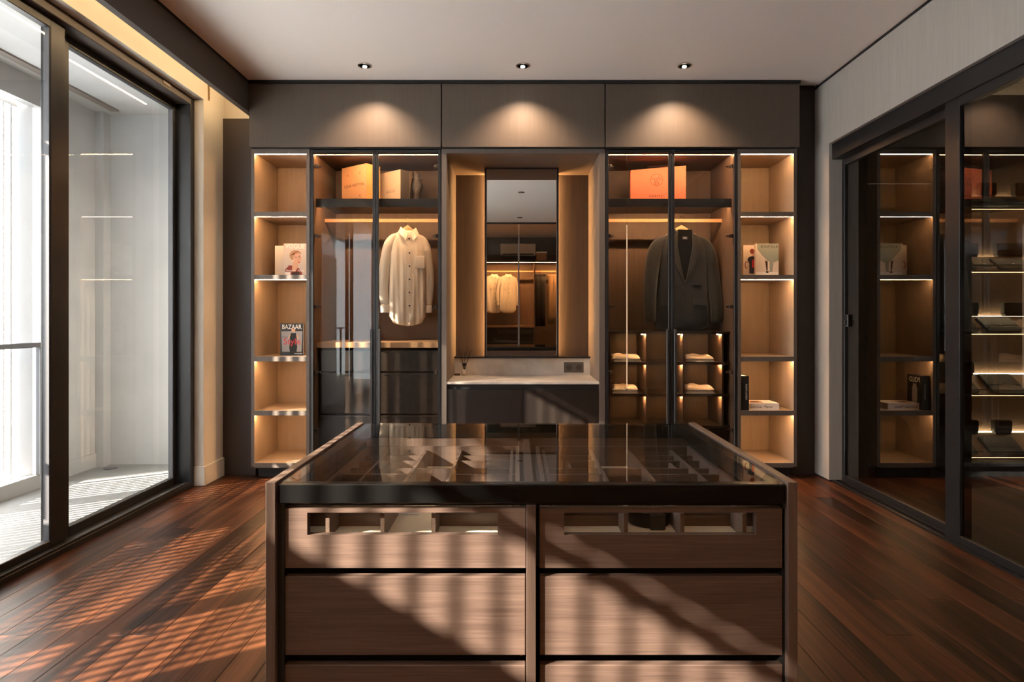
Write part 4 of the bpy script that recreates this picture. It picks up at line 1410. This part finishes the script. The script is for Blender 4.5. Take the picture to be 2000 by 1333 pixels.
# folded cloths in the cubbies
def folded(x, y, z, w, d, h, seed, label):
    t = thing('folded_shirt', label, 'folded cloth', (x, y, z + 0.001), 'folded cloths in the cubbies')
    rd = random.Random(seed)
    for lay in range(2):
        n, mm = 20, 14
        zl = z + 0.001 + lay * h * 0.5
        hh = h * 0.5
        v, f = [], []
        ph = rd.random() * 6
        for j in range(mm + 1):
            for i in range(n + 1):
                u, q = i / n, j / mm
                edge = min(u, 1 - u, q, 1 - q)
                top = hh * min(1, edge * 9) ** 0.5 if edge > 0 else 0.0
                if lay == 1:
                    top += hh * 0.45 * math.sin(u * 9 + ph) * math.sin(q * 5 + ph) * min(1, edge * 6)
                v.append((x - w / 2 + u * w + 0.006 * math.sin(q * 7 + ph), y - d / 2 + q * d + 0.006 * math.sin(u * 8 + ph), zl + max(0.001, top)))
        k0 = len(v)
        for j in range(mm + 1):
            for i in range(n + 1):
                p = v[j * (n + 1) + i]
                v.append((p[0], p[1], zl))
        for j in range(mm):
            for i in range(n):
                a = j * (n + 1) + i
                f.append((a, a + 1, a + n + 2, a + n + 1))
                f.append((k0 + a, k0 + a + n + 1, k0 + a + n + 2, k0 + a + 1))
        for i in range(n):
            f.append((i, k0 + i, k0 + i + 1, i + 1))
            a = mm * (n + 1) + i
            f.append((a, a + 1, k0 + a + 1, k0 + a))
        for j in range(mm):
            a = j * (n + 1)
            f.append((a, a + n + 1, k0 + a + n + 1, k0 + a))
            a = j * (n + 1) + n
            f.append((a, k0 + a, k0 + a + n + 1, a + n + 1))
        MB().add(v, f).build('fold_layer', 'towel_cream', t, smooth=True)
    return t


ca, cc = cols[0], cols[2]
folded((ca[0] + ca[1]) / 2 - 0.006, 4.90, zr[2], 0.225, 0.24, 0.050, 1, 'rumpled cream cloth in the top cubby on the alcove side')
folded(ca[0] + 0.118, 4.90, zr[1], 0.205, 0.24, 0.052, 2, 'cream cloth in the middle cubby on the alcove side')
folded(cc[0] + 0.126, 4.90, zr[2], 0.225, 0.24, 0.046, 3, 'cream cloth in the top cubby on the bookcase side')
folded(cc[0] + 0.126, 4.90, zr[1], 0.225, 0.24, 0.052, 4, 'cream cloth in the middle cubby on the bookcase side')

# ================================================================== COUNTER ITEMS
rx, ry, rz = fx(907, 5.15), 5.15, 0.7305
rd_ = thing('reed_diffuser', 'clear bottle reed diffuser with black reeds on the stone counter', 'diffuser', (rx, ry, rz))
MB().lathe((rx, ry, rz), [(0.024, 0), (0.027, 0.003), (0.027, 0.066), (0.022, 0.076), (0.013, 0.080), (0.013, 0.083)], 24).build('bottle', 'top_glass', rd_, smooth=False)
MB().lathe((rx, ry, rz), [(0.0235, 0.004), (0.0235, 0.040)], 24).build('liquid', 'bag_sand', rd_)
MB().lathe((rx, ry, rz), [(0.0145, 0.083), (0.0150, 0.085), (0.0150, 0.103), (0.013, 0.106)], 20).build('collar', 'matte_black', rd_)
MB().box(rx - 0.012, rx + 0.012, ry - 0.0285, ry - 0.027, rz + 0.02, rz + 0.055).build('paper_label', 'paper_white', rd_)
for k in range(7):
    a = k / 7 * 2 * PI + 0.3
    l = 0.20 + 0.03 * math.sin(k * 2)
    MB().cyl((rx - 0.008 * math.cos(a), ry - 0.008 * math.sin(a), rz + 0.02), (rx + 0.060 * math.cos(a), ry + 0.045 * math.sin(a), rz + 0.02 + l), 0.0018, n=6).build('reed', 'reed_black', rd_)
px_ = fx(893, 5.17)
pl_ = thing('name_tag', 'tiny black tag standing beside the reed diffuser', 'tag', (px_, 5.17, rz))
MB().box(px_ - 0.023, px_ + 0.023, 5.165, 5.173, rz, rz + 0.016, 0.002).build('tag_block', 'matte_black', pl_)
MB().box(px_ - 0.015, px_ + 0.015, 5.1645, 5.165, rz + 0.006, rz + 0.010).build('tag_print', 'ink_ochre', pl_)

sx0, sx1 = fx(1101.5, 5.23), fx(1139.5, 5.23)
sz0, sz1 = fz(728, 5.23), fz(708, 5.23)
sk = thing('double_socket', 'grey double wall socket on the stone backsplash', 'socket', ((sx0 + sx1) / 2, 5.23, sz0))
MB().box(sx0, sx1, 5.222, 5.2295, sz0, sz1, 0.002).build('plate', 'socket_grey', sk)
for k in range(2):
    xx = sx0 + (sx1 - sx0) * (0.25 + 0.5 * k)
    zz = (sz0 + sz1) / 2
    c = MB().cyl((xx, 5.2222, zz), (xx, 5.219, zz), 0.026, n=24).build('outlet', 'bronze_metal', sk)
    for s in (-1, 1):
        MB().cyl((xx + s * 0.009, 5.2189, zz), (xx + s * 0.009, 5.218, zz), 0.003, n=8).build('pin_hole', 'matte_black', c)

# ================================================================== DISPLAY SHELVES BEHIND THE GLASS DOOR
YD = 4.60
disp = thing('display_rack', 'backlit rack of sloping display shelves behind the smoked glass', 'display rack', (3.9, YD, 0))
DX0, DX1 = 3.34, 4.55
box('back_panel', DX0, DX1, 4.94, 4.96, 0.05, 2.42, 'alcove_side', disp)
box('side_panel', DX0, DX0 + 0.02, YD + 0.01, 4.94, 0, 2.45, 'dark_panel', disp)
box('side_panel', DX1, DX1 + 0.02, YD + 0.01, 4.94, 0, 2.45, 'dark_panel', disp)
box('base', DX0, DX1, YD + 0.02, 4.94, 0, 0.12, 'matte_black', disp)
SHZ = [2.03, 1.558, 1.094, 0.634, 0.17]
SL = 0.70   # rise of the sloped shelf over its depth
for zz in SHZ:
    m = MB()
    d = 0.19
    m.add([(DX0 + 0.02, YD, zz), (DX1, YD, zz), (DX1, YD + d, zz + d * SL), (DX0 + 0.02, YD + d, zz + d * SL),
           (DX0 + 0.02, YD, zz - 0.018), (DX1, YD, zz - 0.018), (DX1, YD + d, zz + d * SL - 0.018), (DX0 + 0.02, YD + d, zz + d * SL - 0.018)],
          [(0, 1, 2, 3), (7, 6, 5, 4), (0, 4, 5, 1), (1, 5, 6, 2), (2, 6, 7, 3), (3, 7, 4, 0)])
    s = m.build('shelf', 'rod_wood', disp)
    box('led_strip', DX0 + 0.02, DX1, YD - 0.002, YD + 0.001, zz - 0.002, zz + 0.001, 'led_line', s, label='glowing cream light strip')
    box('led_strip', DX0 + 0.02, DX1, 4.915, 4.925, zz + d * SL - 0.004, zz + d * SL + 0.004, 'led_display', s, label='glowing cream light strip')
    box('ledge', DX0 + 0.02, DX1, YD + d, 4.90, zz + d * SL - 0.016, zz + d * SL, 'far_wood', s)
    MB().cyl((DX0 + 0.02, YD - 0.012, zz + 0.046), (DX1, YD - 0.012, zz + 0.046), 0.004, n=8).build('stop_rod', 'black_metal', s)


def clutch(x, k, u, w, l, th, mat, label, lift=0.0):
    """Flat purse lying on the sloped shelf k, u along its depth, base at lower edge."""
    zz = SHZ[k]
    yb = YD + u
    zb = zz + u * SL + 0.0015
    t = thing('clutch_bag', label, 'clutch bag', (x, yb, zb), 'clutch bags on the display shelves')
    tilt = math.atan(SL) + lift
    MB().box(x - w / 2, x + w / 2, yb, yb + l, zb, zb + th, 0.004).build('body', mat, t)
    MB().box(x - w / 2 + 0.002, x + w / 2 - 0.002, yb + l * 0.35, yb + l - 0.004, zb + th, zb + th + 0.003, 0.001).build('flap', mat, t)
    MB().box(x - 0.008, x + 0.008, yb + l * 0.33, yb + l * 0.40, zb + th + 0.003, zb + th + 0.006, 0.001).build('clasp', 'chrome', t)
    t.rotation_euler = (tilt, 0, 0)


def row_x(px):
    return fx(px, YD)


ords = ['topmost', 'second', 'third', 'fourth', 'lowest']
cfg = [
    (0, 0.02, [(1912, 0.15, 'leather_grey', 'grey clutch at the front'), (1953, 0.16, 'ink_mist', 'pale clutch at the front'), (1990, 0.12, 'leather_grey', 'grey clutch at the front end')], 0.12),
    (1, 0.02, [(1885, 0.14, 'leather_dark', 'dark clutch partly behind the door stile'), (1931, 0.15, 'leather_tan', 'tan clutch'), (1988, 0.24, 'leather_dark', 'wide dark clutch')], 0.14),
    (2, 0.02, [(1900, 0.12, 'leather_grey', 'grey clutch partly behind the door stile'), (1966, 0.26, 'leather_black', 'wide black clutch')], 0.16),
    (3, 0.02, [(1893, 0.18, 'leather_grey', 'grey clutch partly behind the door stile'), (1975, 0.25, 'leather_dark', 'wide dark clutch')], 0.20),
    (4, 0.02, [(1890, 0.18, 'leather_grey', 'grey clutch partly behind the door stile'), (1972, 0.26, 'leather_dark', 'wide dark clutch')], 0.17),
]
for k, u, items, ln in cfg:
    for px, w, mt, txt in items:
        clutch(row_x(px), k, u, w, ln, 0.022, mt, '%s on the %s lit display shelf' % (txt, ords[k]), 0.0)
back_items = [(0, 1932, 0.13, 'leather_dark'), (0, 1998, 0.12, 'leather_dark'), (1, 1896, 0.13, 'leather_dark'), (1, 1975, 0.22, 'leather_grey'),
              (2, 1893, 0.16, 'leather_grey'), (2, 1985, 0.18, 'leather_grey'), (3, 1892, 0.10, 'ink_mist'), (4, 1899, 0.11, 'leather_black'), (4, 1961, 0.14, 'leather_black')]
seen_b = {}
for k, px, w, mt in back_items:
    x = row_x(px) * 4.80 / YD
    zz = SHZ[k] + 0.19 * SL + 0.001
    i = seen_b.get(k, 0); seen_b[k] = i + 1
    lab = ('small upright box bag at the back of the %s display shelf, nearest the door stile' if i == 0 else 'upright box bag at the back of the %s display shelf, farther from the stile') % ords[k]
    t = thing('box_bag', lab, 'bag', (x, 4.82, zz), 'upright bags on the display shelves')
    MB().box(x - w / 2, x + w / 2, 4.80, 4.85, zz + 0.016, zz + 0.11, 0.006).build('body', mt, t)
    MB().box(x - w / 2 + 0.01, x + w / 2 - 0.01, 4.796, 4.80, zz + 0.055, zz + 0.108, 0.001).build('flap', mt, t)
    MB().box(x - w / 2 + 0.01, x + w / 2 - 0.01, 4.805, 4.845, zz, zz + 0.016).build('foot', 'black_metal', t)

# ================================================================== REAR OF THE ROOM (SEEN IN THE MIRROR)
part = thing('glass_partition', 'bronze glass partition with pale centre post, seen in the mirror', 'partition', (0, -1.25, 0))
for x0, x1 in ((-2.26, 0.015), (0.045, 2.30)):
    box('pane', x0, x1, -1.254, -1.246, 0.01, 2.97, 'bronze_glass', part)
box('centre_post', 0.015, 0.045, -1.27, -1.23, 0, 2.75, 'taupe_metal', part)
box('head_rail', -2.26, 2.30, -1.265, -1.235, 2.97, CEIL, 'black_metal', part)
rw = thing('rear_wardrobe', 'open rear wardrobe with lit rail reflected in the mirror', 'wardrobe', (0, -3.0, 0))
for x in (-1.6, -0.9, 0.36, 1.5):
    box('side_panel', x, x + 0.02, -3.38, -2.75, 0.08, 2.40, 'robe_wood', rw)
box('back_panel', -1.6, 1.52, -3.395, -3.38, 0.08, 2.40, 'robe_wood', rw)
tp = box('top_panel', -1.6, 1.52, -3.38, -2.75, 2.40, 2.43, 'robe_wood', rw)
box('led_strip', -1.55, 1.48, -2.80, -2.77, 2.396, 2.401, 'led_rear', tp, label='glowing warm light strip')
box('light_cover', -1.58, 1.50, -2.762, -2.752, 2.394, 2.401, 'robe_dark', tp)
box('plinth', -1.58, 1.50, -3.36, -2.80, 0, 0.08, 'matte_black', rw)
box('chest_top', -0.88, 0.36, -3.38, -2.78, 1.02, 1.06, 'rod_wood', rw)
for k in range(3):
    box('drawer', -0.87, 0.35, -2.80, -2.785, 0.12 + k * 0.3, 0.40 + k * 0.3, 'robe_dark', rw, 0.002)
box('hanging_rail', -1.58, 0.36, -3.07, -3.05, 2.21, 2.24, 'rod_wood', rw)
box('hanging_rail', 0.38, 1.50, -3.07, -3.05, 2.21, 2.24, 'rod_wood', rw)
for x, lab in ((-0.50, 'cream shirt farther from the centre post, reflected in the mirror'), (-0.20, 'cream shirt next to the centre post, reflected in the mirror')):
    s = shirt(x, -3.06, 2.24, PI - 0.5, lab, 0.20, 0.92, group='shirts reflected in the mirror')


def trousers(x, y, z, mat, label, ln):
    t = thing('trousers', label, 'trousers', (x, y, z), 'trousers reflected in the mirror')
    for s in (-1, 1):
        rings = []
        for k in range(7):
            zz = z - 0.10 - ln * k / 6
            w = 0.075 - 0.012 * k / 6
            rings.append([(x + s * 0.055 + w * math.cos(2 * PI * i / 16), y + 0.030 * math.sin(2 * PI * i / 16) * (1 + 0.2 * math.sin(3 * i + k)), zz) for i in range(16)])
        MB().loft(rings).build('trouser_leg', mat, t, smooth=True)
    MB().box(x - 0.13, x + 0.13, y - 0.03, y + 0.03, z - 0.12, z - 0.08, 0.006).build('waistband', mat, t)
    MB().tube([(x, y, z - 0.08), (x, y, z - 0.02), (x + 0.012, y, z), (x, y, z + 0.014), (x - 0.014, y, z)], 0.003, 6).build('clip_hook', 'chrome', t)
    t.rotation_euler = (0, 0, 0.5)


trousers(0.50, -3.06, 2.24, 'trouser_dark', 'black trousers reflected in the mirror', 1.10)
trousers(0.78, -3.06, 2.24, 'trouser_tan', 'tan trousers reflected in the mirror', 1.05)
acu = thing('air_conditioner', 'white wall air conditioner reflected in the mirror', 'air conditioner', (0.02, -3.30, 2.59))
MB().box(-0.37, 0.41, -3.40, -3.20, 2.585, 2.845, 0.02).build('casing', 'ac_white', acu)
MB().box(-0.32, 0.36, -3.205, -3.19, 2.60, 2.625, 0.003).build('air_slot', 'matte_black', acu)
MB().box(0.26, 0.28, -3.200, -3.196, 2.73, 2.745).build('indicator', 'ink_white', acu)
for x, m, lab in ((0.36 + 0.16, 'ink_ochre', 'patterned keepsake box on the rear wardrobe, reflected in the mirror'),):
    bxk = thing('keepsake_box', lab, 'box', (x, -2.95, 2.43))
    MB().box(x - 0.11, x + 0.11, -3.05, -2.85, 2.43, 2.60, 0.004).build('box_body', m, bxk)
    MB().box(x - 0.115, x + 0.115, -3.055, -2.845, 2.60, 2.63, 0.004).build('lid', 'ink_white', bxk)
